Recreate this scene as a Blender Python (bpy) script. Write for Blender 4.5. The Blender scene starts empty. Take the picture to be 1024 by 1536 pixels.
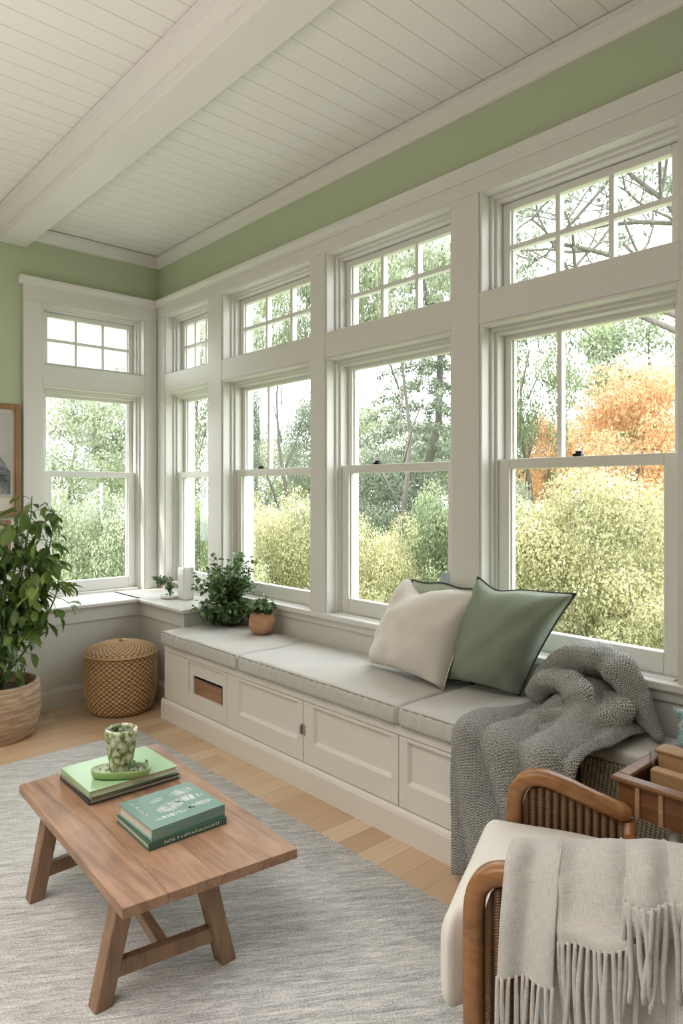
import bpy, bmesh, math, random
import numpy as np
from mathutils import Vector, Matrix, noise as mnoise
random.seed(7)
RNG = np.random.default_rng(7)
PI = math.pi
COL = bpy.context.scene.collection

# ------------------------------------------------------------------ materials
class G:
    def __init__(s, name, col=(.8, .8, .8), rough=.6, **kw):
        s.m = bpy.data.materials.new(name); s.m.use_nodes = True
        s.t = s.m.node_tree; s.b = s.t.nodes['Principled BSDF']; s.o = s.t.nodes['Material Output']
        s.set('Base Color', col); s.set('Roughness', rough)
        for k, v in kw.items(): s.set(k.replace('_', ' '), v)
    def set(s, k, v):
        i = s.b.inputs[k]
        if isinstance(v, bpy.types.NodeSocket): s.t.links.new(v, i)
        elif isinstance(v, tuple) and len(v) == 3: i.default_value = (*v, 1)
        else: i.default_value = v
    def n(s, typ, ins=None, out=0, **props):
        nd = s.t.nodes.new('ShaderNode' + typ)
        for k, v in props.items(): setattr(nd, k, v)
        for k, v in (ins or {}).items():
            i = nd.inputs[k]
            if isinstance(v, bpy.types.NodeSocket): s.t.links.new(v, i)
            elif isinstance(v, tuple) and len(v) == 3 and i.type == 'RGBA': i.default_value = (*v, 1)
            else: i.default_value = v
        return nd.outputs[out]
    def mth(s, op, a, b=0.0, c=0.0): return s.n('Math', {0: a, 1: b, 2: c}, operation=op)
    def obj(s): return s.n('TexCoord', out=3)
    def uv(s): return s.n('TexCoord', out=2)
    def xyz(s, v): 
        nd = s.t.nodes.new('ShaderNodeSeparateXYZ'); s.t.links.new(v, nd.inputs[0]); return nd.outputs
    def map(s, v, scale=(1, 1, 1), rot=(0, 0, 0), loc=(0, 0, 0)):
        return s.n('Mapping', {'Vector': v, 'Scale': scale, 'Rotation': rot, 'Location': loc})
    def noise(s, v, scale, detail=3, rough=.5, dist=0.0):
        return s.n('TexNoise', {'Vector': v, 'Scale': scale, 'Detail': detail, 'Roughness': rough, 'Distortion': dist})
    def ramp(s, f, stops):
        nd = s.t.nodes.new('ShaderNodeValToRGB'); s.t.links.new(f, nd.inputs[0]); e = nd.color_ramp.elements
        while len(e) < len(stops): e.new(.5)
        for el, (p, c) in zip(e, stops): el.position = p; el.color = (*c, 1)
        return nd.outputs[0]
    def mix(s, f, a, b, mode='MIX'):
        nd = s.t.nodes.new('ShaderNodeMix'); nd.data_type = 'RGBA'; nd.blend_type = mode
        for i, v in ((0, f), (6, a), (7, b)):
            if isinstance(v, bpy.types.NodeSocket): s.t.links.new(v, nd.inputs[i])
            else: nd.inputs[i].default_value = (*v, 1) if isinstance(v, tuple) else v
        return nd.outputs[2]
    def attr(s, name='tone'): return s.n('Attribute', out=2, attribute_name=name)
    def bump(s, h, strength=.3, dist=.01):
        s.set('Normal', s.n('Bump', {'Height': h, 'Strength': strength, 'Distance': dist})); return s

def paint(name, col, rough=.45, var=.05):
    g = G(name, col, rough)
    f = g.noise(g.obj(), 2.5, 2)
    d = tuple(c * (1 - var) for c in col)
    g.set('Base Color', g.mix(f, d, col))
    return g.bump(g.noise(g.obj(), 90, 2), .03, .002).m

M = {}
M['trim'] = paint('trim_paint', (.75, .735, .71), .38)
M['bench'] = paint('bench_paint', (.81, .78, .74), .42)
M['lowwall'] = paint('low_wall_paint', (.70, .69, .67), .5)
M['sash'] = paint('sash_paint', (.78, .775, .74), .35)
M['white'] = paint('white_ceramic', (.86, .86, .84), .25)
M['black'] = G('black_metal', (.015, .015, .018), .35, Metallic=.6).m
M['chrome'] = G('brushed_nickel', (.55, .53, .5), .28, Metallic=1.0).m

def wallmat():
    g = G('wall_paint', (.4, .47, .3), .6)
    z = g.xyz(g.obj())[2]
    f = g.mth('GREATER_THAN', z, 1.03)
    gr = g.mix(g.noise(g.obj(), 1.5, 2), (.455, .525, .36), (.49, .56, .39))
    g.set('Base Color', g.mix(f, (.70, .68, .64), gr))
    return g.bump(g.noise(g.obj(), 140, 2), .04, .002).m
M['wall'] = wallmat()

def ceilmat():
    g = G('ceiling_boards', (.8, .77, .71), .5)
    x = g.xyz(g.obj())[0]
    fr = g.mth('FRACT', g.mth('DIVIDE', x, .0975))
    d = g.mth('ABSOLUTE', g.mth('SUBTRACT', fr, .5))
    gv = g.mth('GREATER_THAN', d, .483)
    base = g.mix(g.noise(g.map(g.obj(), (6, .6, 1)), 3, 3), (.78, .765, .73), (.83, .815, .78))
    g.set('Base Color', g.mix(gv, base, (.50, .46, .40)))
    return g.m
M['ceil'] = ceilmat()

def floormat():
    g = G('oak_planks', (.6, .45, .3), .42)
    p = g.xyz(g.obj()); w = .094
    row = g.mth('FLOOR', g.mth('DIVIDE', p[0], w))
    rnd = g.n('TexWhiteNoise', {'W': row}, noise_dimensions='1D')
    yy = g.mth('ADD', p[1], g.mth('MULTIPLY', rnd, 3.1))
    seg = g.mth('FLOOR', g.mth('DIVIDE', yy, .85))
    r2 = g.n('TexWhiteNoise', {'Vector': g.n('CombineXYZ', {0: row, 1: seg})}, noise_dimensions='2D')
    grain = g.noise(g.n('CombineXYZ', {0: g.mth('MULTIPLY', p[0], 60.0), 1: g.mth('MULTIPLY', yy, 3.0), 2: g.mth('MULTIPLY', r2, 9.0)}), 1.0, 4, .6, .6)
    c = g.ramp(r2, [(0, (.52, .36, .225)), (.5, (.66, .48, .315)), (1, (.76, .60, .43))])
    c = g.mix(g.mth('MULTIPLY', grain, .55), c, (.40, .265, .155))
    ex = g.mth('GREATER_THAN', g.mth('ABSOLUTE', g.mth('SUBTRACT', g.mth('FRACT', g.mth('DIVIDE', p[0], w)), .5)), .488)
    ey = g.mth('GREATER_THAN', g.mth('ABSOLUTE', g.mth('SUBTRACT', g.mth('FRACT', g.mth('DIVIDE', yy, .85)), .5)), .4985)
    g.set('Base Color', g.mix(g.mth('MULTIPLY', g.mth('MAXIMUM', ex, ey), .6), c, (.2, .13, .08)))
    return g.bump(grain, .06, .003).m
M['floor'] = floormat()

def wood(name, dark, mid, light, axis=0, scale=1.0, rough=.42, plank=0):
    g = G(name, mid, rough)
    sc = [26, 26, 26]; sc[axis] = 2.2
    v = g.map(g.obj(), tuple(s * scale for s in sc))
    f = g.noise(v, 1.0, 5, .62, 1.1)
    big = g.noise(g.obj(), 7 * scale, 3)
    f2 = g.mth('ADD', g.mth('MULTIPLY', f, .7), g.mth('MULTIPLY', big, .35))
    c = g.ramp(f2, [(.32, dark), (.52, mid), (.72, light)])
    g.set('Base Color', c)
    return g.bump(f, .12, .004).m
M['table'] = wood('table_wood', (.15, .078, .045), (.335, .195, .122), (.47, .30, .20), 0, 1.0, .42)
M['table_leg'] = wood('table_leg_wood', (.12, .066, .038), (.27, .16, .095), (.38, .24, .15), 2, 1.0, .5)
M['chair_wood'] = wood('chair_wood', (.17, .065, .02), (.31, .14, .05), (.42, .215, .088), 0, .8, .3)
M['tray_wood'] = wood('tray_wood', (.10, .04, .017), (.20, .085, .035), (.28, .13, .06), 0, 1, .35)
M['pale_wood'] = wood('pale_wood', (.34, .19, .09), (.48, .29, .15), (.58, .38, .22), 0, 1, .5)
M['frame_wood'] = wood('frame_wood', (.16, .08, .035), (.28, .15, .07), (.36, .2, .1), 2, 1, .5)
M['box_wood'] = wood('box_wood', (.20, .10, .05), (.33, .18, .1), (.42, .25, .15), 0, 1, .5)
M['bark'] = wood('bark', (.065, .056, .048), (.12, .108, .095), (.19, .17, .148), 2, .6, .8)

def potmat():
    g = G('split_wood_pot', (.5, .36, .24), .75)
    p = g.obj(); z = g.xyz(p)[2]
    n = g.noise(g.map(p, (9, 9, 60)), 1, 4, .6, .5)
    c = g.ramp(n, [(.3, (.26, .165, .10)), (.5, (.43, .30, .20)), (.7, (.56, .42, .30))])
    wob = g.mth('ADD', z, g.mth('MULTIPLY', g.noise(p, 5, 2), .045))
    fr = g.mth('FRACT', g.mth('DIVIDE', wob, .068))
    ln = g.mth('LESS_THAN', fr, .035)
    g.set('Base Color', g.mix(g.mth('MULTIPLY', ln, .7), c, (.12, .07, .04)))
    return g.bump(g.mth('SUBTRACT', n, ln), .4, .004).m
M['pot'] = potmat()

def fabric(name, a, b, scale=260, bump=.25, rough=.9, sheen=.2):
    g = G(name, a, rough); g.set('Sheen Weight', sheen)
    p = g.obj()
    f = g.noise(p, scale, 2, .6); f2 = g.noise(p, 9, 3)
    g.set('Base Color', g.mix(g.mth('ADD', g.mth('MULTIPLY', f, .8), g.mth('MULTIPLY', f2, .25)), a, b))
    return g.bump(f, bump, .003).m
M['cushion'] = fabric('grey_ticking', (.42, .41, .40), (.74, .72, .69), 230, .3)
M['seat_white'] = fabric('cream_canvas', (.71, .68, .635), (.81, .785, .74), 300, .12)
M['pillow_white'] = fabric('white_linen', (.74, .69, .655), (.83, .79, .76), 300, .15)
M['pillow_green'] = fabric('sage_linen', (.185, .235, .175), (.30, .35, .275), 330, .25)
M['pillow_pale'] = fabric('pale_sage_linen', (.40, .47, .37), (.52, .57, .47), 300, .15)
M['pillow_blue'] = fabric('blue_grey_cotton', (.40, .46, .52), (.55, .6, .65), 300, .15)
M['piping'] = fabric('dark_piping', (.03, .03, .035), (.06, .06, .065), 300, .1)
M['seam'] = fabric('seam_cord', (.27, .26, .25), (.40, .39, .37), 300, .1)

def patterned():
    g = G('patterned_cotton', (.6, .7, .75), .9)
    v = g.n('TexVoronoi', {'Vector': g.obj(), 'Scale': 38.0}, feature='DISTANCE_TO_EDGE')
    g.set('Base Color', g.ramp(g.mth('ADD', v, g.mth('MULTIPLY', g.noise(g.obj(), 30, 2), .25)), [(.12, (.75, .76, .76)), (.2, (.22, .36, .42)), (.35, (.36, .52, .56)), (.5, (.12, .2, .27))]))
    return g.m
M['patterned'] = patterned()

def shawl():
    g = G('woven_shawl', (.45, .43, .4), .95); g.set('Sheen Weight', .4)
    u = g.xyz(g.uv())
    a = g.noise(g.n('CombineXYZ', {0: g.mth('MULTIPLY', u[0], 900.0), 1: g.mth('MULTIPLY', u[1], 40.0), 2: 0.0}), 1, 2)
    b = g.noise(g.n('CombineXYZ', {0: g.mth('MULTIPLY', u[0], 40.0), 1: g.mth('MULTIPLY', u[1], 900.0), 2: 4.0}), 1, 2)
    f = g.mth('MULTIPLY', g.mth('ADD', a, b), .5)
    g.set('Base Color', g.ramp(f, [(.3, (.35, .34, .325)), (.5, (.52, .51, .49)), (.7, (.66, .655, .64))]))
    return g.bump(f, .35, .002).m
M['shawl'] = shawl()

def knit():
    g = G('chunky_knit', (.45, .45, .43), .95); g.set('Sheen Weight', .3)
    u = g.uv(); p = g.xyz(u)
    # chevron stitches: v shifted by |fract(u)-.5|
    fx = g.mth('ABSOLUTE', g.mth('SUBTRACT', g.mth('FRACT', g.mth('MULTIPLY', p[0], 88.0)), .5))
    vv = g.mth('ADD', g.mth('MULTIPLY', p[1], 122.0), g.mth('MULTIPLY', fx, 1.5))
    h = g.mth('MULTIPLY', g.mth('ABSOLUTE', g.mth('SINE', g.mth('MULTIPLY', vv, PI))), g.mth('SQRT', g.mth('MULTIPLY', g.mth('SUBTRACT', .5, g.mth('ABSOLUTE', g.mth('SUBTRACT', fx, .25))), 2.0)))
    n = g.noise(g.map(u, (120, 165, 1)), 1.0, 4, .8)
    n2 = g.noise(u, 9, 2)
    f = g.mth('ADD', g.mth('MULTIPLY', n, .85), g.mth('ADD', g.mth('MULTIPLY', h, .28), g.mth('MULTIPLY', n2, .15)))
    g.set('Base Color', g.ramp(f, [(.38, (.10, .10, .095)), (.55, (.40, .405, .385)), (.74, (.82, .82, .79))]))
    return g.bump(g.mth('ADD', h, g.mth('MULTIPLY', n, .6)), 1.0, .012).m
M['knit'] = knit()

def rugmat():
    g = G('wool_rug', (.5, .5, .48), .97); g.set('Sheen Weight', .3)
    v0 = g.n('VectorRotate', {'Vector': g.obj(), 'Angle': math.radians(-58)}, rotation_type='Z_AXIS')
    v = g.map(v0, (16, 150, 1)); n = g.noise(v, 1.0, 4, .65)
    n3 = g.noise(g.map(v0, (3, 42, 1)), 1.0, 3, .6)
    n2 = g.noise(g.map(v0, (160, 260, 1)), 1.0, 3, .7)
    f = g.mth('ADD', g.mth('MULTIPLY', n, .42), g.mth('ADD', g.mth('MULTIPLY', n2, .46), g.mth('MULTIPLY', n3, .22)))
    p = g.xyz(g.obj())
    bd = g.mth('MULTIPLY', g.mth('GREATER_THAN', p[1], -.79), .025)
    f = g.mth('SUBTRACT', f, bd)
    g.set('Base Color', g.ramp(f, [(.39, (.12, .125, .125)), (.52, (.40, .405, .40)), (.65, (.72, .715, .70))]))
    return g.bump(f, .7, .006).m
M['rug'] = rugmat()

def toned(name, stops, rough=.7, bump=0, **kw):
    g = G(name, stops[1][1], rough, **kw)
    t = g.attr()
    n = g.noise(g.obj(), 60, 3)
    f = g.mth('ADD', t, g.mth('MULTIPLY', g.mth('SUBTRACT', n, .5), .25))
    g.set('Base Color', g.ramp(f, stops))
    return g.m
M['basket'] = toned('seagrass_weave', [(0, (.11, .055, .02)), (.4, (.46, .28, .135)), (.9, (.72, .50, .29))], .7)
M['wicker'] = toned('dark_wicker', [(0, (.018, .010, .006)), (.5, (.14, .068, .028)), (1, (.30, .165, .075))], .5)
def ropeweave():
    g = G('pale_rope_weave', (.4, .35, .27), .85); p = g.xyz(g.obj()); rh = .0085
    row = g.mth('FLOOR', g.mth('DIVIDE', p[2], rh)); pr = g.mth('ABSOLUTE', g.mth('SINE', g.mth('MULTIPLY', g.mth('DIVIDE', p[2], rh), PI)))
    u = g.mth('ADD', g.mth('ADD', p[0], p[1]), g.mth('MULTIPLY', p[2], .6))
    w = g.mth('SINE', g.mth('ADD', g.mth('MULTIPLY', u, 2 * PI / .0125), g.mth('MULTIPLY', row, PI)))
    h = g.mth('MULTIPLY', g.mth('POWER', pr, .5), g.mth('ADD', .5, g.mth('MULTIPLY', w, .5)))
    f = g.mth('ADD', h, g.mth('MULTIPLY', g.mth('SUBTRACT', g.noise(g.obj(), 40, 3), .5), .5))
    g.set('Base Color', g.ramp(f, [(.0, (.22, .18, .12)), (.4, (.62, .55, .43)), (1, (.84, .79, .68))]))
    return g.bump(h, .8, .006).m
M['ottoman_weave'] = ropeweave()

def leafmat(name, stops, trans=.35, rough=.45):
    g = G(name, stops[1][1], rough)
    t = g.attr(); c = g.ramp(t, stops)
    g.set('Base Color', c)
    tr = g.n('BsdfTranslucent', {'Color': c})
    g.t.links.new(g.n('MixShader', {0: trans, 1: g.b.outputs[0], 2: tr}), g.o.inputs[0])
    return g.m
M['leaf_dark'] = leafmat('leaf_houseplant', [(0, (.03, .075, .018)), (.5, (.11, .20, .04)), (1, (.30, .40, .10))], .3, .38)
M['leaf_herb'] = leafmat('leaf_small_herb', [(0, (.04, .09, .03)), (.5, (.14, .235, .085)), (1, (.36, .46, .24))], .25)
M['leaf_yellow'] = leafmat('leaf_yellow_green', [(0, (.12, .125, .06)), (.5, (.44, .43, .225)), (1, (.84, .80, .56))], .4, .6)
M['leaf_green'] = leafmat('leaf_mid_green', [(0, (.085, .115, .065)), (.5, (.245, .305, .165)), (1, (.46, .51, .31))], .4, .6)
M['leaf_deep'] = leafmat('leaf_deep_green', [(0, (.085, .105, .08)), (.5, (.22, .265, .19)), (1, (.40, .44, .34))], .35, .6)
M['leaf_pale'] = leafmat('leaf_pale_green', [(0, (.135, .165, .10)), (.5, (.315, .36, .23)), (1, (.53, .57, .40))], .4, .6)
M['leaf_orange'] = leafmat('leaf_orange', [(0, (.36, .215, .11)), (.5, (.73, .45, .25)), (1, (.90, .67, .45))], .4, .6)
M['grass'] = paint('grass', (.3, .36, .14), .9, .4)
M['soil'] = paint('soil', (.035, .025, .018), .95, .5)
def terracotta():
    g = G('terracotta', (.5, .27, .16), .7)
    g.set('Base Color', g.ramp(g.noise(g.obj(), 14, 4), [(.3, (.42, .205, .115)), (.6, (.53, .29, .175)), (.8, (.60, .36, .23))]))
    return g.bump(g.noise(g.obj(), 120, 3), .1, .003).m
M['terra'] = terracotta()
M['green_glaze'] = G('green_glaze', (.30, .46, .17), .3).m
M['inner_glaze'] = G('pale_glaze', (.55, .66, .50), .25).m

def panemat():
    g = G('window_glass', (1, 1, 1), .0)
    tr = g.n('BsdfTransparent', {'Color': (.97, .985, .975)}); gl = g.n('BsdfGlossy', {'Color': (1, 1, 1), 'Roughness': .02})
    fr = g.n('Fresnel', {'IOR': 1.45})
    g.t.links.new(g.n('MixShader', {0: fr, 1: tr, 2: gl}), g.o.inputs[0])
    return g.m
M['pane'] = panemat()
def tumblermat():
    g = G('patterned_glass', (.8, .85, .7), .05)
    p = g.obj()
    v = g.n('TexVoronoi', {'Vector': g.map(p, (1, 1, .8)), 'Scale': 42.0}, feature='DISTANCE_TO_EDGE')
    n = g.noise(p, 48, 3, .6)
    c = g.ramp(g.mth('ADD', g.mth('MULTIPLY', n, .8), g.mth('MULTIPLY', v, .5)), [(.33, (.10, .15, .05)), (.42, (.34, .42, .18)), (.50, (.64, .68, .45)), (.60, (.85, .86, .76))])
    g.set('Base Color', c); g.set('Roughness', .08); g.set('Transmission Weight', .25); g.set('Coat Weight', .6)
    return g.bump(v, .4, .004).m
M['tumbler'] = tumblermat()
M['clear'] = G('clear_acrylic', (.92, .95, .95), .03, Transmission_Weight=.85, IOR=1.3).m
M['paper'] = fabric('page_edges', (.55, .50, .42), (.80, .76, .68), 200, .1, .8, 0)
M['cover_dark'] = G('book_dark', (.045, .06, .05), .4).m
M['cover_grey'] = G('book_grey', (.38, .40, .38), .4).m
M['cover_deep'] = G('book_deep_green', (.05, .125, .085), .4).m
M['ink_pale'] = G('pale_lettering', (.70, .74, .70), .5).m
def cover(name, a, b):
    g = G(name, a, .32)
    g.set('Base Color', g.mix(g.noise(g.obj(), 5, 2), a, b)); return g.m
M['cover_green'] = cover('book_leaf_green', (.27, .47, .24), (.40, .58, .36))
M['cover_teal'] = cover('book_teal', (.145, .27, .235), (.20, .33, .285))
def sketch(name, bg, ink, sc):
    g = G(name, bg, .6)
    p = g.obj()
    a = g.noise(p, sc, 6, .7, 1.5); b = g.noise(p, sc * .35, 3)
    f = g.mth('ADD', g.mth('MULTIPLY', a, .65), g.mth('MULTIPLY', b, .55))
    g.set('Base Color', g.ramp(f, [(.44, ink), (.60, tuple((x + y) / 2 for x, y in zip(bg, ink))), (.70, bg)]))
    return g.m
M['sketch_white'] = sketch('cover_drawing', (.66, .72, .70), (.18, .30, .27), 70)
M['charcoal'] = sketch('charcoal_drawing', (.36, .37, .38), (.035, .04, .045), 16)
M['haze'] = paint('pale_print_sky', (.55, .54, .53), .7, .2)
M['mat_board'] = paint('mat_board', (.72, .66, .58), .8)

# ------------------------------------------------------------------ mesh builder
class MB:
    def __init__(s): s.v = []; s.f = []; s.uv = None; s.tone = None; s.smooth = False; s.mi = []
    def add(s, vs, fs, mi=0):
        o = len(s.v); s.v += [tuple(p) for p in vs]; s.f += [tuple(i + o for i in f) for f in fs]; s.mi += [mi] * len(fs); return s
    def box(s, x0, x1, y0, y1, z0, z1, mi=0):
        x0, x1 = sorted((x0, x1)); y0, y1 = sorted((y0, y1)); z0, z1 = sorted((z0, z1))
        v = [(x0, y0, z0), (x1, y0, z0), (x1, y1, z0), (x0, y1, z0), (x0, y0, z1), (x1, y0, z1), (x1, y1, z1), (x0, y1, z1)]
        return s.add(v, [(3, 2, 1, 0), (4, 5, 6, 7), (0, 1, 5, 4), (1, 2, 6, 5), (2, 3, 7, 6), (3, 0, 4, 7)], mi)
    def hexa(s, v8, mi=0):
        return s.add(v8, [(3, 2, 1, 0), (4, 5, 6, 7), (0, 1, 5, 4), (1, 2, 6, 5), (2, 3, 7, 6), (3, 0, 4, 7)], mi)
    def prism(s, prof, a, b, mk, mi=0):
        """profile points (p,q) swept from a to b; mk(t,p,q)->xyz"""
        n = len(prof); v = [mk(a, *p) for p in prof] + [mk(b, *p) for p in prof]
        f = [(i, (i + 1) % n, n + (i + 1) % n, n + i) for i in range(n)] + [tuple(range(n))[::-1], tuple(range(n, 2 * n))]
        return s.add(v, f, mi)
    def grid(s, P, closed_u=False, flip=False, mi=0):
        """P: list of rows of points"""
        R = len(P); C = len(P[0]); v = [p for r in P for p in r]; f = []
        for i in range(R - 1):
            for j in range(C if closed_u else C - 1):
                k = (j + 1) % C; q = (i * C + j, i * C + k, (i + 1) * C + k, (i + 1) * C + j)
                f.append(q[::-1] if flip else q)
        return s.add(v, f, mi)
    def tube(s, pts, rad, n=10, cap=True, flat=1.0, mi=0):
        pts = [Vector(p) for p in pts]; rad = rad if isinstance(rad, (list, tuple)) else [rad] * len(pts)
        rows = []; up = None
        for i, p in enumerate(pts):
            d = (pts[min(i + 1, len(pts) - 1)] - pts[max(i - 1, 0)]).normalized()
            if up is None: up = Vector((0, 0, 1)) if abs(d.z) < .9 else Vector((1, 0, 0))
            a = d.cross(up); a = a.normalized() if a.length > 1e-5 else d.orthogonal().normalized(); up = a.cross(d).normalized()
            rows.append([tuple(p + (a * math.cos(2 * PI * k / n) + up * flat * math.sin(2 * PI * k / n)) * rad[i]) for k in range(n)])
        b = len(s.v); s.grid(rows, True, mi=mi)
        if cap:
            s.f.append(tuple(range(b, b + n))[::-1]); s.f.append(tuple(range(b + (len(rows) - 1) * n, b + len(rows) * n))); s.mi += [mi, mi]
        return s
    def lathe(s, prof, c=(0, 0), n=32, disp=None, mi=0):
        rows = []
        for i, (r, z) in enumerate(prof):
            rows.append([(c[0] + (r + (disp(i, k) if disp else 0)) * math.cos(2 * PI * k / n), c[1] + (r + (disp(i, k) if disp else 0)) * math.sin(2 * PI * k / n), z) for k in range(n)])
        return s.grid(rows, True, mi=mi)
    def rbox(s, lo, hi, r, n=(8, 8, 3), disp=None, mi=0):
        """rounded box from a subdivided cube"""
        bm = bmesh.new(); lo = np.array(lo, float); hi = np.array(hi, float); rr = r if isinstance(r, tuple) else (r, r, r)
        def ax(l, h, r_, k):
            e = [0, .15, .4, .7, 1.0]
            a = [l + r_ * t for t in e]; m = [l + r_ + (h - l - 2 * r_) * i / k for i in range(1, k)]; b = [h - r_ * t for t in e[::-1]]
            return a + m + b
        A = [ax(lo[i], hi[i], rr[i], n[i]) for i in range(3)]
        idx = {}; vs = []
        def vid(p):
            k = tuple(round(c, 6) for c in p)
            if k not in idx:
                q = np.array(p); core = np.clip(q, lo + rr, hi - rr); d = (q - core) / np.array(rr); L = np.linalg.norm(d)
                w = core + (d / L * np.array(rr) if L > 1e-9 else 0)
                if disp: w = np.array(disp(w, d / L if L > 1e-9 else np.array((0, 0, 1.))))
                idx[k] = len(vs); vs.append(tuple(w))
            return idx[k]
        fs = []
        for d in range(3):
            u, w = (d + 1) % 3, (d + 2) % 3
            for side, val in ((0, lo[d]), (1, hi[d])):
                for i in range(len(A[u]) - 1):
                    for j in range(len(A[w]) - 1):
                        q = []
                        for (a, b) in ((i, j), (i + 1, j), (i + 1, j + 1), (i, j + 1)):
                            p = [0, 0, 0]; p[d] = val; p[u] = A[u][a]; p[w] = A[w][b]; q.append(vid(p))
                        fs.append(tuple(q if side else q[::-1]))
        bm.free(); return s.add(vs, fs, mi)
    def xf(s, fn): s.v = [tuple(fn(*p)) for p in s.v]; return s
    def build(s, name, mat, parent=None, smooth=None, bevel=0, seg=2, local=False, subsurf=0):
        me = bpy.data.meshes.new(name); off = Vector((0, 0, 0)); p = parent
        if not local:
            while p is not None: off += p.location; p = p.parent
        v = [(a - off.x, b - off.y, c - off.z) for a, b, c in s.v]
        me.from_pydata(v, [], s.f); 
        for m in (mat if isinstance(mat, (list, tuple)) else [mat]): me.materials.append(m)
        if any(s.mi): me.polygons.foreach_set('material_index', s.mi)
        if s.uv is not None:
            l = me.uv_layers.new(name='UVMap'); vi = np.empty(len(me.loops), 'i'); me.loops.foreach_get('vertex_index', vi)
            l.data.foreach_set('uv', np.asarray(s.uv, 'f')[vi].ravel())
        if s.tone is not None:
            a = me.attributes.new('tone', 'FLOAT', 'POINT'); a.data.foreach_set('value', np.asarray(s.tone, 'f'))
        if smooth if smooth is not None else s.smooth: me.polygons.foreach_set('use_smooth', [True] * len(me.polygons))
        o = bpy.data.objects.new(name, me); COL.objects.link(o); o.parent = parent
        if bevel:
            b = o.modifiers.new('edge', 'BEVEL'); b.width = bevel; b.segments = seg; b.limit_method = 'ANGLE'; b.angle_limit = .6
        if subsurf:
            b = o.modifiers.new('sub', 'SUBSURF'); b.levels = b.render_levels = subsurf
        return o
def sm(mb): mb.smooth = True; return mb

def thing(name, label, cat, loc=(0, 0, 0), group=None):
    o = bpy.data.objects.new(name, None); COL.objects.link(o); o.location = loc; o.empty_display_size = .05
    return tag(o, label, cat, group)
def tag(o, label, cat, group=None):
    o['label'] = label; o['category'] = cat
    if group: o['group'] = group
    return o
def struct(o): o['kind'] = 'structure'; return o
def copytree(o, parent=None):
    c = o.copy(); COL.objects.link(c)
    if parent is not None: c.parent = parent
    for ch in list(o.children): copytree(ch, c)
    return c

# ------------------------------------------------------------------ dimensions
H = 2.725; ZC = 2.652; ZCAP = 2.4285
ZT1, ZT0 = 2.33, 1.945          # transom opening
ZL1, ZL0 = 1.825, .60           # lower opening
LEDX, LEDY, ZLED = .3365, -.2907, .555
WINS = [(.122, .653), (.800, 1.600), (1.704, 2.466), (2.597, 3.332)]   # window wall, along X
LW = (-.752, -.103)                                                    # left wall, along Y
XMAX, YMIN = 7.0, -5.2
BY = -.42; BX0, BX1 = .88, 3.10

# ------------------------------------------------------------------ shell
struct(MB().box(-.2, XMAX + .2, YMIN - .2, .2, -.1, 0).build('floor', M['floor']))
struct(MB().box(-.5, XMAX + .4, YMIN - .4, .45, H, H + .2).build('ceiling', M['ceil']))
w = MB(); T = .2
w.box(0, XMAX + .2, 0, T, ZT1, H)
xs = [0] + [x for p in WINS for x in p] + [XMAX + .2]
for i in range(0, len(xs), 2): w.box(xs[i], xs[i + 1], 0, T, ZL0 - .03, ZT1)
for a, b in WINS: w.box(a, b, 0, T, ZL1, ZT0)
w.box(0, XMAX + .2, 0, T, 0, ZL0 - .03)
struct(w.build('wall_right', M['wall']))
w = MB()
w.box(-T, 0, YMIN - .2, T, ZT1, H); w.box(-T, 0, LW[1], T, 0, ZT1); w.box(-T, 0, YMIN - .2, LW[0], 0, ZT1)
w.box(-T, 0, LW[0], LW[1], ZL1, ZT0); w.box(-T, 0, LW[0], LW[1], 0, ZLED - .02)
struct(w.build('wall_left', M['wall']))
struct(MB().box(XMAX, XMAX + .2, YMIN, 0, 0, H).build('wall_back', M['wall']))
struct(MB().box(0, XMAX, YMIN - .2, YMIN, 0, H).build('wall_near', M['wall']))
# half-height ledge walls below the corner windows
struct(MB().box(0, LEDX, YMIN, 0, 0, ZLED - .022).build('wall_ledge_left', M['lowwall']))
struct(MB().box(LEDX, .86, LEDY, 0, 0, ZLED - .022).build('wall_ledge_right', M['lowwall']))
# baseboards
def base_prof(h): return [(0, 0), (.016, 0), (.016, h - .022), (.011, h - .012), (.008, h), (0, h)]
struct(MB().prism(base_prof(.11), YMIN, LEDY - .0, lambda t, p, q: (LEDX + p, t, q)).build('baseboard_left', M['trim']))
struct(MB().prism(base_prof(.11), LEDX + .016, .876, lambda t, p, q: (t, LEDY - p, q)).build('baseboard_right', M['trim']))

tn = [0]
def trim(mb, m='trim', bevel=.004):
    tn[0] += 1; return struct(mb.build('trim_%d' % tn[0], M[m], bevel=bevel))
# ledge caps and the apron boards under them
t = MB(); t.box(0, LEDX + .03, YMIN, LEDY, ZLED - .022, ZLED); t.box(0, .89, LEDY - .03, 0, ZLED - .022, ZLED); trim(t, bevel=.006)
t = MB(); t.box(LEDX, LEDX + .009, YMIN, LEDY - .009, ZLED - .1, ZLED - .022); t.box(LEDX, .869, LEDY - .009, LEDY, ZLED - .1, ZLED - .022); t.box(.86, .869, LEDY, -.002, ZLED - .1, ZLED - .022); trim(t, 'lowwall', .002)
# crown mouldings
crown = [(0, ZC), (.008, ZC), (.010, ZC + .008), (.018, ZC + .018), (.030, ZC + .046), (.036, ZC + .052), (.036, ZC + .060), (.045, ZC + .063), (.045, H - .005), (0, H - .005)]
trim(MB().prism(crown, 0, XMAX, lambda t, p, q: (t, -p, q)), bevel=0)
trim(MB().prism(crown, -.8337, 0, lambda t, p, q: (p, t, q)), bevel=0)
trim(MB().prism(crown, YMIN, -.9845, lambda t, p, q: (p, t, q)), bevel=0)
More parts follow.
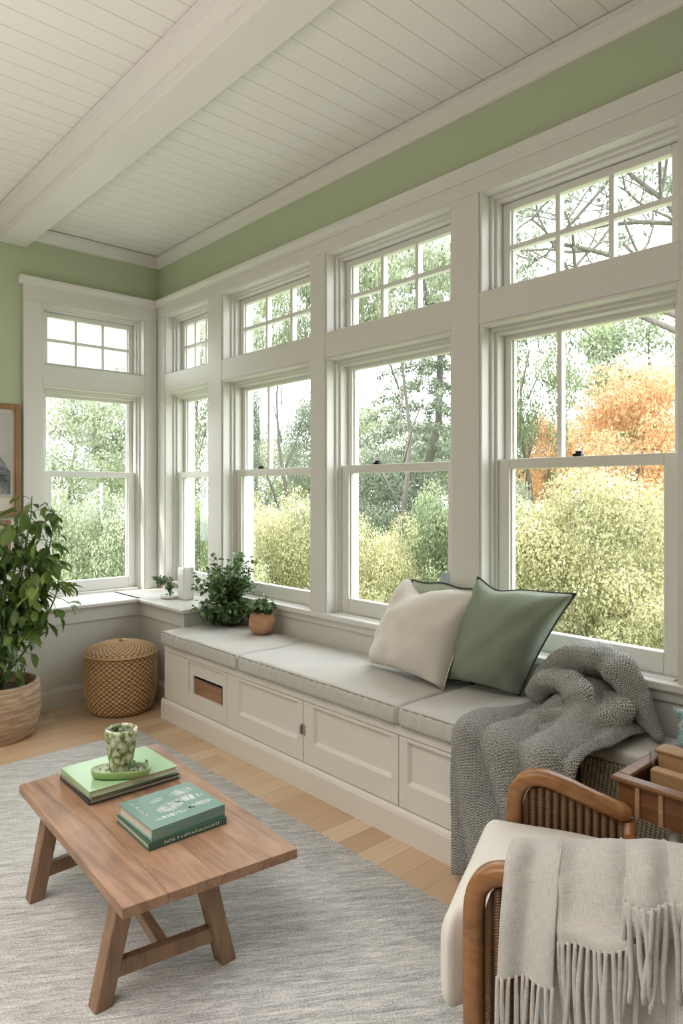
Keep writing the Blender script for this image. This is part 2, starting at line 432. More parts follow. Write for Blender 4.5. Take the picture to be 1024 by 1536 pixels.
# ceiling beam and the moulding along its far edge
trim(MB().box(0, XMAX, -.9845, -.8337, 2.6027, H), bevel=.005)
bc = [(0, 2.648), (.01, 2.650), (.014, 2.664), (.034, 2.692), (.05, 2.700), (.05, 2.708), (.062, 2.712), (.062, H - .004), (0, H - .004)]
trim(MB().prism(bc, 0, XMAX, lambda t, p, q: (t, -.9845 - p, q)), bevel=0)
# head casing, cap, pilasters and bands on the window wall
F = .022
t = MB(); t.box(0, XMAX, -F, 0, ZT1 - .004, ZCAP - .04)
cap = [(0, ZCAP - .045), (F + .006, ZCAP - .045), (F + .010, ZCAP - .03), (F + .026, ZCAP - .014), (F + .03, ZCAP), (0, ZCAP)]
trim(t); trim(MB().prism(cap, 0, XMAX, lambda t, p, q: (t, -p, q)), bevel=0)
edges = [(F, WINS[0][0])] + [(WINS[i][1], WINS[i + 1][0]) for i in range(3)] + [(WINS[3][1], 4.3)]
for a, b in edges: trim(MB().box(a, b, -F, 0, ZL0 - .012, ZT1 - .004))
for a, b in WINS: trim(MB().box(a - .001, b + .001, -F + .002, .10, ZL1, ZT0))
# stool (inner sill) along the window wall
trim(MB().box(.87, 4.3, -.03, .012, ZL0 - .016, ZL0 + .010), bevel=.005)
trim(MB().box(.87, 4.3, -.012, 0, ZL0 - .05, ZL0 - .016), 'lowwall', .002)
# left window casing
t = MB(); t.box(0, F, LW[0] - .104, -F, ZT1 - .03, ZCAP - .04); t.box(0, F, LW[0] - .104, LW[0], ZLED, ZT1 - .03); t.box(0, F, LW[1], -F, ZLED, ZT1 - .03); trim(t)
trim(MB().prism(cap, LW[0] - .13, -.02, lambda t, p, q: (p, t, q)), bevel=0)
trim(MB().box(-.1, F - .002, LW[0] - .001, LW[1] + .001, ZL1 - .01, ZT0 - .01))

# ------------------------------------------------------------------ windows
def window(n, side, u0, u1, muntin, zt0, zt1, zl0, zl1, lock_u=None):
    X = (lambda u, v, z: (u, v, z)) if side == 'right' else (lambda u, v, z: (-v, u, z))
    root = bpy.data.objects.new('window_%d' % n, None); COL.objects.link(root); root.location = X((u0 + u1) / 2, 0, zl0); struct(root)
    def part(name, mb, m, par=root, bevel=.002): return mb.xf(X).build(name, M[m], par, bevel=bevel)
    fr = MB()
    for (z0, z1) in ((zt0, zt1), (zl0, zl1)):
        for (d, v0, v1) in ((.010, -.016, .17), (.022, .035, .17), (.034, .052, .17)):
            fr.box(u0, u0 + d, v0, v1, z0, z1); fr.box(u1 - d, u1, v0, v1, z0, z1)
            fr.box(u0 + d, u1 - d, v0, v1, z1 - d, z1)
        fr.box(u0 + .034, u1 - .034, .012, .17, z0, z0 + .012)
    # bead at the face of each opening
    part('window_frame', fr, 'trim')
    a, b = u0 + .035, u1 - .035
    def sash(name, v0, v1, z0, z1, st, top, bot, cols, rows, only_first=False):
        s = MB(); s.box(a, a + st, v0, v1, z0, z1); s.box(b - st, b, v0, v1, z0, z1)
        s.box(a + st, b - st, v0, v1, z1 - top, z1); s.box(a + st, b - st, v0, v1, z0, z0 + bot)
        gw = .006
        for (x0, x1) in ((a + st, a + st + gw), (b - st - gw, b - st)): s.box(x0, x1, v0 + .012, v1, z0 + bot, z1 - top)
        o = part(name, s, 'sash', bevel=.003)
        mu = MB(); x0, x1, y0, y1 = a + st, b - st, z0 + bot, z1 - top
        for k in range(1, cols):
            if only_first and k > 1: continue
            xc = x0 + (x1 - x0) * k / cols; mu.box(xc - .009, xc + .009, v0 + .002, v1 - .002, y0, y1)
        for k in range(1, rows):
            zc = y0 + (y1 - y0) * k / rows; mu.box(x0, x1, v0 + .001, v1 - .003, zc - .009, zc + .009)
        if mu.v: part('muntin', mu, 'sash', o, 0)
        vm = (v0 + v1) / 2 + .006
        part('pane', MB().add([(x0, vm, y0), (x1, vm, y0), (x1, vm, y1), (x0, vm, y1)], [(0, 1, 2, 3)]), 'pane', o, 0)
        return o
    sash('transom_sash', .085, .118, zt0 + .004, zt1 - .036, .032, .03, .03, 3, 2)
    zr = 1.3133
    sash('upper_sash', .098, .128, zr - .036, zl1 - .024, .028, .03, .03, 3 if muntin else 1, 1, True)
    lo = sash('lower_sash', .058, .094, zl0 + .012, zr, .046, .038, .07, 1, 1)
    if lock_u: 
        k = MB(); k.box(lock_u - .016, lock_u + .016, .064, .088, zr, zr + .011); k.box(lock_u - .008, lock_u + .014, .068, .084, zr + .011, zr + .019)
        part('sash_lock', k, 'black', lo, .003)
    return root
window(1, 'left', LW[0], LW[1], False, ZT0 - .01, ZT1 - .02, ZLED, ZL1 - .01)
for i, ((a, b), mu, lk) in enumerate(zip(WINS, (False, True, False, True), (None, 1.05, 1.96, 2.95))):
    window(i + 2, 'right', a, b, mu, ZT0, ZT1, ZL0 + .0, ZL1, lk)

# ------------------------------------------------------------------ window bench
bench = thing('window_bench', 'long built-in white bench with panelled doors under the windows', 'bench', (2.0, -.2, 0))
c = MB(); cz0, cz1 = .10, .386
c.box(1.475, BX1, BY + .022, -.002, cz0, cz1 - .03); c.box(BX0, BX1, BY, -.002, cz1 - .034, cz1)
c.box(BX0, BX0 + .02, BY + .022, -.002, cz0, cz1 - .03); c.box(BX0, 1.475, -.03, -.002, cz0, cz1 - .03); c.box(BX0, 1.475, BY + .022, -.03, cz0, cz0 + .08)
c.build('carcass', M['bench'], bench, bevel=.003)
c = MB(); c.prism([(0, 0), (.014, 0), (.014, .085), (.010, .096), (.003, .104), (0, .104)], BX0 - .014, BX1, lambda t, p, q: (t, BY - p, q))
c.box(BX0 - .014, BX1, BY, BY + .03, 0, .104); c.box(BX0 - .014, BX0 + .02, BY, LEDY - .02, 0, .104)
c.build('plinth', M['bench'], bench)
def shaker(x0, x1, z0, z1, stl, str_, rl, rt):
    m = MB(); y0, y1 = BY, BY + .02
    px0, px1, pz0, pz1 = x0 + stl, x1 - str_, z0 + rl, z1 - rt
    m.box(x0, px0, y0, y1, z0, z1); m.box(px1, x1, y0, y1, z0, z1); m.box(px0, px1, y0, y1, z0, pz0); m.box(px0, px1, y0, y1, pz1, z1)
    d = .015; k = .009
    rim = [(px0, pz0), (px1, pz0), (px1, pz1), (px0, pz1)]; inn = [(px0 + k, pz0 + k), (px1 - k, pz0 + k), (px1 - k, pz1 - k), (px0 + k, pz1 - k)]
    v = [(x, y0 + .002, z) for x, z in rim] + [(x, y0 + d, z) for x, z in inn]
    m.add(v, [(0, 1, 5, 4), (1, 2, 6, 5), (2, 3, 7, 6), (3, 0, 4, 7), (4, 5, 6, 7)]); return m
d1 = shaker(1.478, 2.032, .107, .350, .095, .038, .080, .012).build('door', M['bench'], bench, bevel=.0015)
d2 = shaker(2.036, 2.553, .107, .350, .063, .034, .085, .012).build('door', M['bench'], bench, bevel=.0015)
d3 = shaker(2.557, 3.09, .107, .350, .040, .05, .085, .012).build('door', M['bench'], bench, bevel=.0015)
k = MB(); k.box(2.022, 2.048, BY - .007, BY, .217, .259); k.box(2.027, 2.036, BY - .017, BY - .007, .220, .256)
k.build('latch', M['chrome'], d2, bevel=.003)
# open cubby front: rails, a dropped panel and an opening
c = MB(); cx0, cx1, cw0, cw1 = BX0, 1.475, 1.124, 1.440
c.box(cx0, cw0, BY, BY + .02, .107, .350); c.box(cw1, cx1, BY, BY + .02, .107, .350); c.box(cw0, cw1, BY, BY + .02, .107, .186); c.box(cw0, cw1, BY, BY + .02, .342, .350)
c.box(cw0, cw1, BY + .012, BY + .022, .276, .342); c.box(cw0, cw0 + .03, BY + .012, BY + .022, .186, .276)
c.build('cubby_front', M['bench'], bench, bevel=.0015)
bx = thing('wooden_box', 'small brown wooden box tucked into the open cubby of the bench', 'box', (1.28, -.36, .18))
c = MB(); c.box(1.16, 1.405, BY + .016, BY + .026, .182, .262); c.box(1.16, 1.405, -.22, -.21, .182, .25); c.box(1.16, 1.17, BY + .026, -.22, .182, .25); c.box(1.395, 1.405, BY + .026, -.22, .182, .25); c.box(1.17, 1.395, BY + .026, -.22, .182, .19)
c.build('box_body', M['box_wood'], bx, bevel=.0015)
c = MB(); c.box(1.158, 1.407, BY + .013, BY + .028, .258, .266); c.build('box_rim', M['chrome'], bx, bevel=.001)
nb = thing('notebook', 'dark grey notebook standing in the wooden box in the cubby', 'book', (1.3, -.36, .19))
c = MB(); c.box(1.20, 1.39, -.375, -.362, .192, .272); c.build('cover', M['cover_grey'], nb, bevel=.004)

# cushions on the bench
def cushion(name, label, x0, x1, group, wob, skew=0):
    root = thing(name, label, 'cushion', ((x0 + x1) / 2, -.2, .386), group)
    lo, hi = (x0, BY - .018, .387), (x1, -.012, .456)
    def disp(p, n):
        x, y, z = p
        u = (x - x0) / (x1 - x0); v = (y - lo[1]) / (hi[1] - lo[1])
        if z > .43: z += .012 * (4 * u * (1 - u)) ** .5 * (4 * v * (1 - v)) ** .5 + .004 * mnoise.noise((x * 7, y * 7, wob))
        if v < .5 and n[1] < -.3: y += .0035 * math.sin(x * 150 + 3 * mnoise.noise((x * 9, z * 9, wob))) * (1 if .4 < z < .452 else .2) - .003 * math.sin((z - .387) / .069 * PI)
        if u < .5 and n[0] < -.3 or u > .5 and n[0] > .3: x += .002 * math.sin(y * 120)
        return (x + skew * max(0, v - .0) * (1 - u), y, z)
    m = sm(MB().rbox(lo, hi, (.016, .016, .016), (max(30, int((x1 - x0) * 90)), 24, 4), disp)); m.build('cushion_body', M['cushion'], root)
    s = MB()
    for (z, ins) in ((.452, .004), (.392, .004)):
        pts = []
        for i in range(41):
            x = x0 + .012 + (x1 - x0 - .024) * i / 40; pts.append((x, lo[1] + ins, z + .003 * mnoise.noise((x * 6, 0, wob))))
        s.tube(pts, .0032, 6)
    s.tube([(x0 + .006, lo[1] + .014 + .39 * i / 10, .453) for i in range(11)], .003, 6)
    s.tube([(x0 + .004, lo[1] + .006, .452 - .06 * i / 4) for i in range(5)], .003, 6)
    sm(s).build('welt_cord', M['seam'], root)
    return root
gc = 'grey seat cushions on the bench'
cushion('bench_cushion', 'short grey bench cushion under the terracotta vase', .872, 1.583, gc, 1)
cushion('bench_cushion', 'longest grey bench cushion running up to the white pillow', 1.588, 2.563, gc, 5)
cushion('bench_cushion', 'grey bench cushion beneath the green pillow and knit throw', 2.568, BX1, gc, 9)

# ------------------------------------------------------------------ pillows
def pillow(name, label, bl, br, tr, tl, front, back, m, piping=None, dip=.0, dipu=-.3, seed=0, group=None):
    bl, br, tr, tl = map(Vector, (bl, br, tr, tl))
    nrm = (br - bl).cross(tl - bl).normalized()      # toward the viewer for bl->br->tl counter clockwise
    N = 36
    def P(u, v, side):
        a = u * (1 - .09 * (1 - v * v)); b = v * (1 - .09 * (1 - u * u))
        if v > 0: b -= dip * v * v * math.exp(-((u - dipu) / .38) ** 2)
        s, t = (a + 1) / 2, (b + 1) / 2
        p = bl * (1 - s) * (1 - t) + br * s * (1 - t) + tr * s * t + tl * (1 - s) * t
        e = max(0, (1 - u * u) * (1 - v * v)) ** .40
        wr = .010 * mnoise.noise((u * 2.2 + seed, v * 2.2, seed)) + .005 * math.sin(9 * (u * .7 - v) + 4 * mnoise.noise((u * 1.5, v * 1.5, seed + 3))) * (abs(u * v)) ** .5
        h = (front if side > 0 else back) * e + (wr if side > 0 else 0) * min(1, e * 2.5)
        return tuple(p + nrm * h * side)
    g = lambda side: [[P(-1 + 2 * j / N, -1 + 2 * i / N, side) for j in range(N + 1)] for i in range(N + 1)]
    root = thing(name, label, 'pillow', (bl + br) / 2, group)
    mb = MB(); mb.grid(g(1)); mb.grid(g(-1), flip=True); o = sm(mb).build('pillow_cover', m, root)
    bm = bmesh.new(); bm.from_mesh(o.data); bmesh.ops.remove_doubles(bm, verts=bm.verts, dist=1e-5); bm.to_mesh(o.data); bm.free()
    ring = [P(-1 + 2 * j / N, -1, 1) for j in range(N)] + [P(1, -1 + 2 * j / N, 1) for j in range(N)] + [P(1 - 2 * j / N, 1, 1) for j in range(N)] + [P(-1, 1 - 2 * j / N, 1) for j in range(N + 1)]
    sm(MB().tube(ring, .0035 if piping else .002, 6)).build('piping', piping or m, root)
    return root
pillow('throw_pillow', 'plump white linen pillow leaning in front of the green pillow', (2.125, -.135, .474), (2.56, -.185, .466), (2.672, -.085, .824), (2.290, -.085, .850), .135, .045, M['pillow_white'], None, .27, -.42, 2, 'pillows on the bench')
pillow('throw_pillow', 'large sage green pillow with dark piped edge beside the throw', (2.50, -.085, .468), (2.80, -.06, .470), (3.015, -.055, .853), (2.622, -.06, .877), .135, .02, M['pillow_green'], M['piping'], .13, -.5, 5, 'pillows on the bench')
pillow('throw_pillow', 'pale sage pillow mostly hidden behind the white pillow', (2.24, -.055, .468), (2.60, -.055, .468), (2.64, -.045, .83), (2.285, -.05, .83), .02, .012, M['pillow_pale'], M['piping'], -.09, -.1, 8, 'pillows on the bench')
pillow('small_cushion', 'blue-grey cushion on the sill peeking over the pale sage pillow', (2.31, .024, .612), (2.43, .0125, .612), (2.428, .05, .87), (2.36, .048, .86), .014, .008, M['pillow_blue'], None, -.1, .1, 11)

# ------------------------------------------------------------------ knit throw
def catmull(pts, n):
    P = [Vector(p) for p in pts]; P = [2 * P[0] - P[1]] + P + [2 * P[-1] - P[-2]]; out = []
    for i in range(1, len(P) - 2):
        for k in range(n):
            t = k / n; a, b, c_, d = P[i - 1:i + 3]
            out.append(.5 * ((2 * b) + (c_ - a) * t + (2 * a - 5 * b + 4 * c_ - d) * t * t + (3 * b - a - 3 * c_ + d) * t ** 3))
    out.append(P[-2]); return out
def knit_throw():
    root = thing('knit_throw', 'chunky grey knit throw heaped on the bench and hanging over its front', 'throw', (3.0, -.3, .46))
    NS, NT = 90, 120; rows = []; uv = []
    L1 = .40; L2 = .06; L3 = .40
    def fold(s, t):
        w = s * 3.2 + .45 * math.sin(3.2 * t + 1.3) + .25 * mnoise.noise((s * 3, t * 3, 1))
        f = abs(math.sin(PI * w)) ** .75
        return f
    for i in range(NT + 1):
        t = i / NT; d = t * (L1 + L2 + L3); r = []
        for j in range(NS + 1):
            s = j / NS
            if d < L1: y, z, ny, nz = -.05 - d, .466, 0, 1; tt = d / L1
            elif d < L1 + L2:
                a = (d - L1) / L2 * PI / 2; y = -.45 - .03 * math.sin(a); z = .436 + .03 * math.cos(a); ny, nz = -math.sin(a), math.cos(a); tt = 1
            else: y, z, ny, nz = -.48, .436 - (d - L1 - L2), -1, 0; tt = 1
            e = tt * tt * (3 - 2 * tt)
            x = (2.90 + .37 * s) * (1 - e) + (2.842 + .41 * s) * e
            if tt >= 1: x += .02 * (s - .5) * (d - L1) + .006 * math.sin(9 * d + 5 * s)
            amp = .012 + .032 * e; f = fold(s, t)
            edge = min(1, s / .05, (1 - s) / .05)
            h = amp * f * (.35 + .65 * edge) + .006 * mnoise.noise((s * 6, t * 9, 4))
            mound = .125 * math.exp(-(((x - 3.08) / .12) ** 2 + ((y + .08) / .15) ** 2)) + .045 * math.exp(-(((x - 3.14) / .07) ** 2 + ((y + .22) / .07) ** 2))
            h = max(h, .002)
            r.append((x, y + ny * h, z + nz * h + mound * (1 if nz > .5 else 0)))
            uv.append((s * .33, t * .86))
        rows.append(r)
    uv = []; V = [0.0] * (NS + 1)
    for i, r in enumerate(rows):
        U = -.15
        for j, p in enumerate(r):
            if j: U += (Vector(p) - Vector(r[j - 1])).length
            if i: V[j] += (Vector(p) - Vector(rows[i - 1][j])).length
            uv.append((U, V[j] * .5 + i / NT * .46))
    mb = MB(); mb.grid(rows, flip=True)
    def roll(pts, rad, n=16, flat=1.0, tail=.55):
        P = catmull(pts, 10); m = len(P)
        R = [rad * (.55 + .45 * math.sin(PI * min(1, .12 + .88 * i / (m - 1)) ) ** .4) * (1 + .22 * mnoise.noise((i * .16, rad * 50, 0))) * (1 - (1 - tail) * max(0, (i / (m - 1) - .55) / .45) ** 1.2) for i in range(m)]
        b = len(mb.v); mb.tube(P, R, n, True, flat)
        for i in range(m):
            for k in range(n):
                q = Vector(mb.v[b + i * n + k]); th_ = 2 * PI * k / n
                mb.v[b + i * n + k] = tuple(P[i] + (q - P[i]) * (1 + .13 * math.cos(3 * th_ + i * .13 + rad * 90) + .22 * mnoise.noise(q * 14)))
        Ls = 0
        for i in range(m):
            if i: Ls += (P[i] - P[i - 1]).length
            for k in range(n): uv.append((.35 + .22 * abs(k / n - .5) * rad / .04, Ls))
    roll([(2.925, -.10, .50), (2.955, -.085, .585), (3.03, -.08, .645), (3.11, -.075, .655), (3.18, -.085, .625), (3.235, -.095, .565), (3.275, -.105, .51), (3.315, -.12, .468)], .058, 18, .8, .28)
    roll([(2.93, -.16, .52), (2.98, -.165, .578), (3.06, -.18, .588), (3.115, -.205, .555), (3.115, -.245, .515), (3.06, -.275, .50), (2.98, -.30, .492)], .042, 16, .8)
    roll([(3.17, -.10, .545), (3.20, -.15, .535), (3.185, -.20, .51), (3.13, -.27, .488), (3.06, -.35, .47)], .05, 16, .7)
    mb.uv = uv
    o = sm(mb).build('knit_fabric', M['knit'], root)
    sd = o.modifiers.new('thick', 'SOLIDIFY'); sd.thickness = .006; sd.offset = -1
knit_throw()

# ------------------------------------------------------------------ woven surfaces helper
def weave_lathe(prof, c, n, amp, rowh, cols):
    """lathe whose surface is pushed in and out in a basket weave; returns mb with tone"""
    P = []
    for (r0, z0), (r1, z1) in zip(prof[:-1], prof[1:]):
        k = max(1, int(math.hypot(r1 - r0, z1 - z0) / (rowh / 4)))
        P += [(r0 + (r1 - r0) * i / k, z0 + (z1 - z0) * i / k) for i in range(k)]
    P.append(prof[-1]); rows = []; tone = []; L = 0
    for i, (r, z) in enumerate(P):
        if i: L += math.hypot(r - P[i - 1][0], z - P[i - 1][1])
        row = math.floor(L / rowh); ph = L / rowh - row; prof_ = abs(math.sin(PI * ph)) ** .6
        rr = []
        for k in range(n):
            a = 2 * PI * k / n; s = math.sin(cols * a / 2 + PI * row)
            h = (.45 + .55 * s) * prof_
            rr.append((c[0] + (r + amp * h) * math.cos(a), c[1] + (r + amp * h) * math.sin(a), z + (amp * .4 * h if abs(prof[-1][0]) < .02 and r < prof[0][0] * .9 else 0)))
            tone.append(.12 + .8 * max(0, h) + .12 * mnoise.noise((k * .3, row * 1.7, 0)))  # crevices of the weave darkened: shade put into the tone
        rows.append(rr)
    m = MB(); m.grid(rows, True); m.tone = tone; m.smooth = True; return m
def weave_panel(fn, U, V, cols, rows_, amp, nu=None, nv=None):
    """fn(u,v,h)->point with h pushed along the normal"""
    nu = nu or cols * 6; nv = nv or rows_ * 4; R = []; tone = []
    for i in range(nv + 1):
        v = i / nv * rows_; row = math.floor(v); pr = abs(math.sin(PI * (v - row))) ** .6; r = []
        for j in range(nu + 1):
            u = j / nu * cols; cc = abs(math.sin(PI * u)) ** .6
            h = cc * (.45 + .55 * pr) - .25 * (1 - cc); r.append(fn(j / nu * U, i / nv * V, amp * h)); tone.append(.1 + .8 * max(0, h) + .1 * mnoise.noise((j * .2, row * 1.3, 0)))  # gaps between ribs darker, their shade put into the tone
        R.append(r)
    m = MB(); m.grid(R); m.tone = tone; m.smooth = True; return m

# ------------------------------------------------------------------ lidded basket
bc_ = (.598, -.532)
bk = thing('lidded_basket', 'round woven seagrass basket with domed lid in the window corner', 'basket', (*bc_, 0))
prof = [(.140, .003), (.164, .03), (.180, .09), (.186, .16), (.187, .23), (.183, .295), (.178, .313)]
weave_lathe(prof, bc_, 220, .008, .0125, 74).build('basket_body', M['basket'], bk)
lid = weave_lathe([(.188, .313), (.190, .325), (.176, .338), (.134, .357), (.077, .371), (.03, .376), (.004, .377)], bc_, 220, .006, .0125, 74).build('lid', M['basket'], bk)
m = MB(); m.tube([(bc_[0] + .19 * math.cos(a), bc_[1] + .19 * math.sin(a), .318) for a in np.linspace(0, 2 * PI, 65)], .0065, 8); m.tone = [.62] * len(m.v); sm(m).build('lid_rim', M['basket'], lid)
m = MB(); m.tube([(bc_[0] + .016 * math.cos(a), bc_[1], .379 + .008 * math.sin(a)) for a in np.linspace(0, PI, 9)], .004, 6); m.tone = [.6] * len(m.v); sm(m).build('lid_loop', M['basket'], lid)

# ------------------------------------------------------------------ leaves
def leaf_mesh(mb, tone, p, d, up, L, W, tn, curl=.25):
    """a pointed oval leaf folded along its midrib"""
    d = d.normalized(); s = d.cross(up); s = s.normalized() if s.length > 1e-4 else d.orthogonal().normalized(); n = s.cross(d).normalized()
    prof = [(0, .05), (.25, .8), (.55, 1), (.8, .62), (1, .0)]
    b = len(mb.v); vs = []
    for t, w in prof:
        c_ = p + d * (L * t) - n * (curl * L * t * t); vs += [c_ + s * (W * w / 2) + n * (W * .18 * w), c_, c_ - s * (W * w / 2) + n * (W * .18 * w)]
    fs = []
    for i in range(4):
        for k in (0, 1): q = i * 3 + k; fs.append((q, q + 1, q + 4, q + 3))
    mb.add(vs, fs); tone += [tn] * len(vs)

def rv(): return Vector((random.uniform(-1, 1), random.uniform(-1, 1), random.uniform(-1, 1))).normalized()

# ------------------------------------------------------------------ big potted plant, left
pc = Vector((.572, -1.157, 0))
pp = thing('potted_plant', 'tall leafy green plant in a wooden barrel pot by the left window', 'plant', pc)
n = 64
pot = MB(); pr = [(.0, .0), (.150, .0), (.160, .02), (.176, .10), (.180, .16), (.176, .235), (.172, .262), (.160, .266), (.156, .25), (.158, .20)]
pr = [(r_ * 1.13, z) for r_, z in pr]; pot.lathe(pr, (pc.x, pc.y), n, lambda i, k: .004 * mnoise.noise((math.cos(2 * PI * k / n) * 2, math.sin(2 * PI * k / n) * 2, i * .35)))
sm(pot).build('pot', M['pot'], pp, bevel=.0)
sm(MB().lathe([(.176, .215), (.10, .225), (.05, .232), (.0, .235)], (pc.x, pc.y), 24, lambda i, k: .0)).build('soil', M['soil'], pp)
stems = MB(); lv = MB(); tone = []
camd = Vector((.746, -.666, 0))
right = Vector((.672, .740, 0))
def plant_stem(base, tip, lean, nl, l0=.2, size=(.06, .105), droop=.8):
    mid = base.lerp(tip, .5) + lean; P = catmull([base, base.lerp(mid, .5) + lean * .3, mid, mid.lerp(tip, .6) + lean * .35, tip], 5)
    stems.tube(P, [.006 * (1 - .7 * i / len(P)) for i in range(len(P))], 6)
    for k in range(nl):
        t = l0 + (1 - l0) * (k + random.random()) / nl; q = P[min(len(P) - 1, int(t * (len(P) - 1)))]
        side = rv(); side.z *= .3; side.normalize()
        pet = q + side * random.uniform(.02, .075) + Vector((0, 0, random.uniform(-.02, .03)))
        stems.tube([q, (q + pet) / 2 + Vector((0, 0, .006)), pet], .0016, 4, False)
        for _ in range(random.choice((1, 2, 2, 3))):
            d = side * .7 + rv() * .6 + Vector((0, 0, -droop * random.uniform(.2, 1.2)))
            L = random.uniform(*size) * random.choice((.55, .8, 1, 1))
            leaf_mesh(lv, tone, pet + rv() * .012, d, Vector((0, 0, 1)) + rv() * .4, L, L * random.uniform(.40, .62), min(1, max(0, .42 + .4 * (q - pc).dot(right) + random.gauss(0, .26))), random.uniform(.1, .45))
b0 = pc + Vector((0, 0, .23))
spec = [(.20, 1.17, .05), (.14, 1.10, -.03), (.27, 1.12, .0), (.05, 1.0, .02), (.25, .98, .05), (-.05, .98, -.05), (.17, .88, .06), (.0, .86, .02), (.28, .86, .06), (-.12, .95, -.02), (.10, .95, -.06), (-.2, .85, 0), (.22, .76, .1), (.1, .74, -.05), (-.1, .72, .05), (-.25, .95, 0), (.3, .74, .06)]
for i, (r_, z, f) in enumerate(spec):
    tip = pc + right * r_ + camd * f; tip.z = z
    plant_stem(b0 + rv() * .04 * Vector((1, 1, 0)).length * .5, tip, right * r_ * .25 + Vector((0, 0, .10)) + rv() * .03, 17 if i < 3 else 20, .38)
for (r_, z, f, zt) in ((.15, .42, .10, .72), (.13, .36, .08, .66), (.05, .36, .12, .66), (-.05, .40, .14, .7), (-.15, .42, .08, .7), (.02, .52, .14, .75), (.19, .52, .05, .78), (.085, .48, .13, .74)):   # hanging sprays
    a = pc + right * r_ * .75 + camd * f * .6; a.z = zt; e = pc + right * r_ + camd * f; e.z = z
    plant_stem(a, e, right * .02, 19, .1, (.05, .085), 1.3)
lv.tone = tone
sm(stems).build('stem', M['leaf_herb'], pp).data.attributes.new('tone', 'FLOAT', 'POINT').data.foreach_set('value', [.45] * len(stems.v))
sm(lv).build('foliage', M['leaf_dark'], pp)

# ------------------------------------------------------------------ small plants on the ledge and bench
def sprig_plant(parent, base, spread, hz, nst, nl, size, mat, tcol=.45, biasx=0, biasdir=Vector((0, 0, 0)), droop=.2, keep=None):
    st = MB(); lf = MB(); tn_ = []
    for i in range(nst):
        a = 2 * PI * (i + random.random() * .7) / nst; r = spread * random.uniform(.35, 1)
        tip = base + Vector((math.cos(a) * r, math.sin(a) * r, hz * random.uniform(.55, 1.05) * (1.15 - .45 * r / spread))) + biasdir * random.uniform(.2, 1)
        if keep: tip = keep(tip)
        P = catmull([base, base.lerp(tip, .4) + Vector((0, 0, hz * .15)), tip], 6)
        st.tube(P, [.0022 * (1 - .6 * k / len(P)) for k in range(len(P))], 5)
        for k in range(nl):
            q = P[min(len(P) - 1, int((.2 + .8 * (k + random.random()) / nl) * (len(P) - 1)))]
            d = rv() + (q - base).normalized() * .6 + Vector((0, 0, -droop)); L = random.uniform(*size)
            pt = q + rv() * size[1] * .5
            if keep: pt = keep(pt)
            leaf_mesh(lf, tn_, pt, d, Vector((0, 0, 1)) + rv() * .6, L, L * .75, min(1, max(0, tcol + random.gauss(0, .22))), .2)
    lf.tone = tn_; st.tone = [.3] * len(st.v)
    sm(st).build('stem', mat, parent); sm(lf).build('foliage', mat, parent)

# bushy plant in a low planter behind the corner cushion
bp = thing('bushy_plant', 'wide bushy green plant on the bench corner beside the terracotta vase', 'plant', (1.0, -.09, .457))
c = sm(MB().lathe([(0, .475), (.055, .475), (.070, .487), (.075, .52), (.072, .527), (.065, .522), (.062, .505), (0, .505)], (1.02, -.105), 32)); c.build('planter', M['cover_dark'], bp)
def keepb(p):
    if p.y > -.015: p.y = -.015 - random.random() * .02
    if p.z < ZLED + .012 and p.x < .90: p.x = .90
    p.z = max(p.z, .478)
    return p
sprig_plant(bp, Vector((1.0, -.11, .50)), .20, .36, 40, 28, (.02, .036), M['leaf_herb'], .45, keep=keepb)
sprig_plant(bp, Vector((1.03, -.13, .50)), .19, .12, 40, 26, (.02, .034), M['leaf_herb'], .38, keep=keepb)
sprig_plant(bp, Vector((1.05, -.10, .55)), .05, .33, 8, 30, (.018, .028), M['leaf_herb'], .42, biasdir=Vector((.16, .03, .0)), keep=keepb)
sprig_plant(bp, Vector((1.02, -.13, .515)), .15, .015, 46, 20, (.018, .032), M['leaf_herb'], .36, droop=.5, keep=keepb)
# terracotta vase
vp = Vector((1.325, -.115, .468))
vz = thing('terracotta_vase', 'round terracotta vase with a leafy sprig standing on the corner cushion', 'vase', vp)
sm(MB().lathe([(0, .468), (.035, .468), (.055, .485), (.066, .515), (.066, .540), (.056, .566), (.036, .578), (.031, .580), (.030, .572), (.0, .566)], (vp.x, vp.y), 40)).build('vase_body', M['terra'], vz)
sprig_plant(vz, Vector((vp.x, vp.y, .57)), .075, .085, 13, 16, (.02, .032), M['leaf_herb'], .4, droop=.3, keep=lambda p: Vector((p.x, min(p.y, -.012), max(p.z, .575))))
# white dish with a green sprig, and a white block on the ledge
wd = thing('herb_dish', 'small white dish holding a green sprig on the corner ledge', 'plant', (.47, -.155, ZLED))
sm(MB().lathe([(0, ZLED), (.045, ZLED), (.06, ZLED + .006), (.064, ZLED + .02), (.058, ZLED + .02), (.05, ZLED + .012), (0, ZLED + .01)], (.47, -.17), 36)).build('dish', M['white'], wd)
sprig_plant(wd, Vector((.47, -.17, ZLED + .01)), .03, .11, 10, 6, (.016, .026), M['leaf_herb'], .42)
sprig_plant(wd, Vector((.425, -.205, ZLED + .075)), .085, .06, 26, 16, (.014, .012), M['leaf_herb'], .45)
wb = thing('white_candle', 'tall smooth white rectangular block on the corner ledge', 'candle', (.575, -.12, ZLED))
sm(MB().rbox((.533, -.155, ZLED), (.610, -.085, ZLED + .19), .010, (3, 3, 3))).build('wax_block', M['white'], wb)
m = sm(MB().tube([(.572, -.12, ZLED + .188), (.573, -.12, ZLED + .197)], .0012, 5)).build('wick', M['cover_grey'], wb)

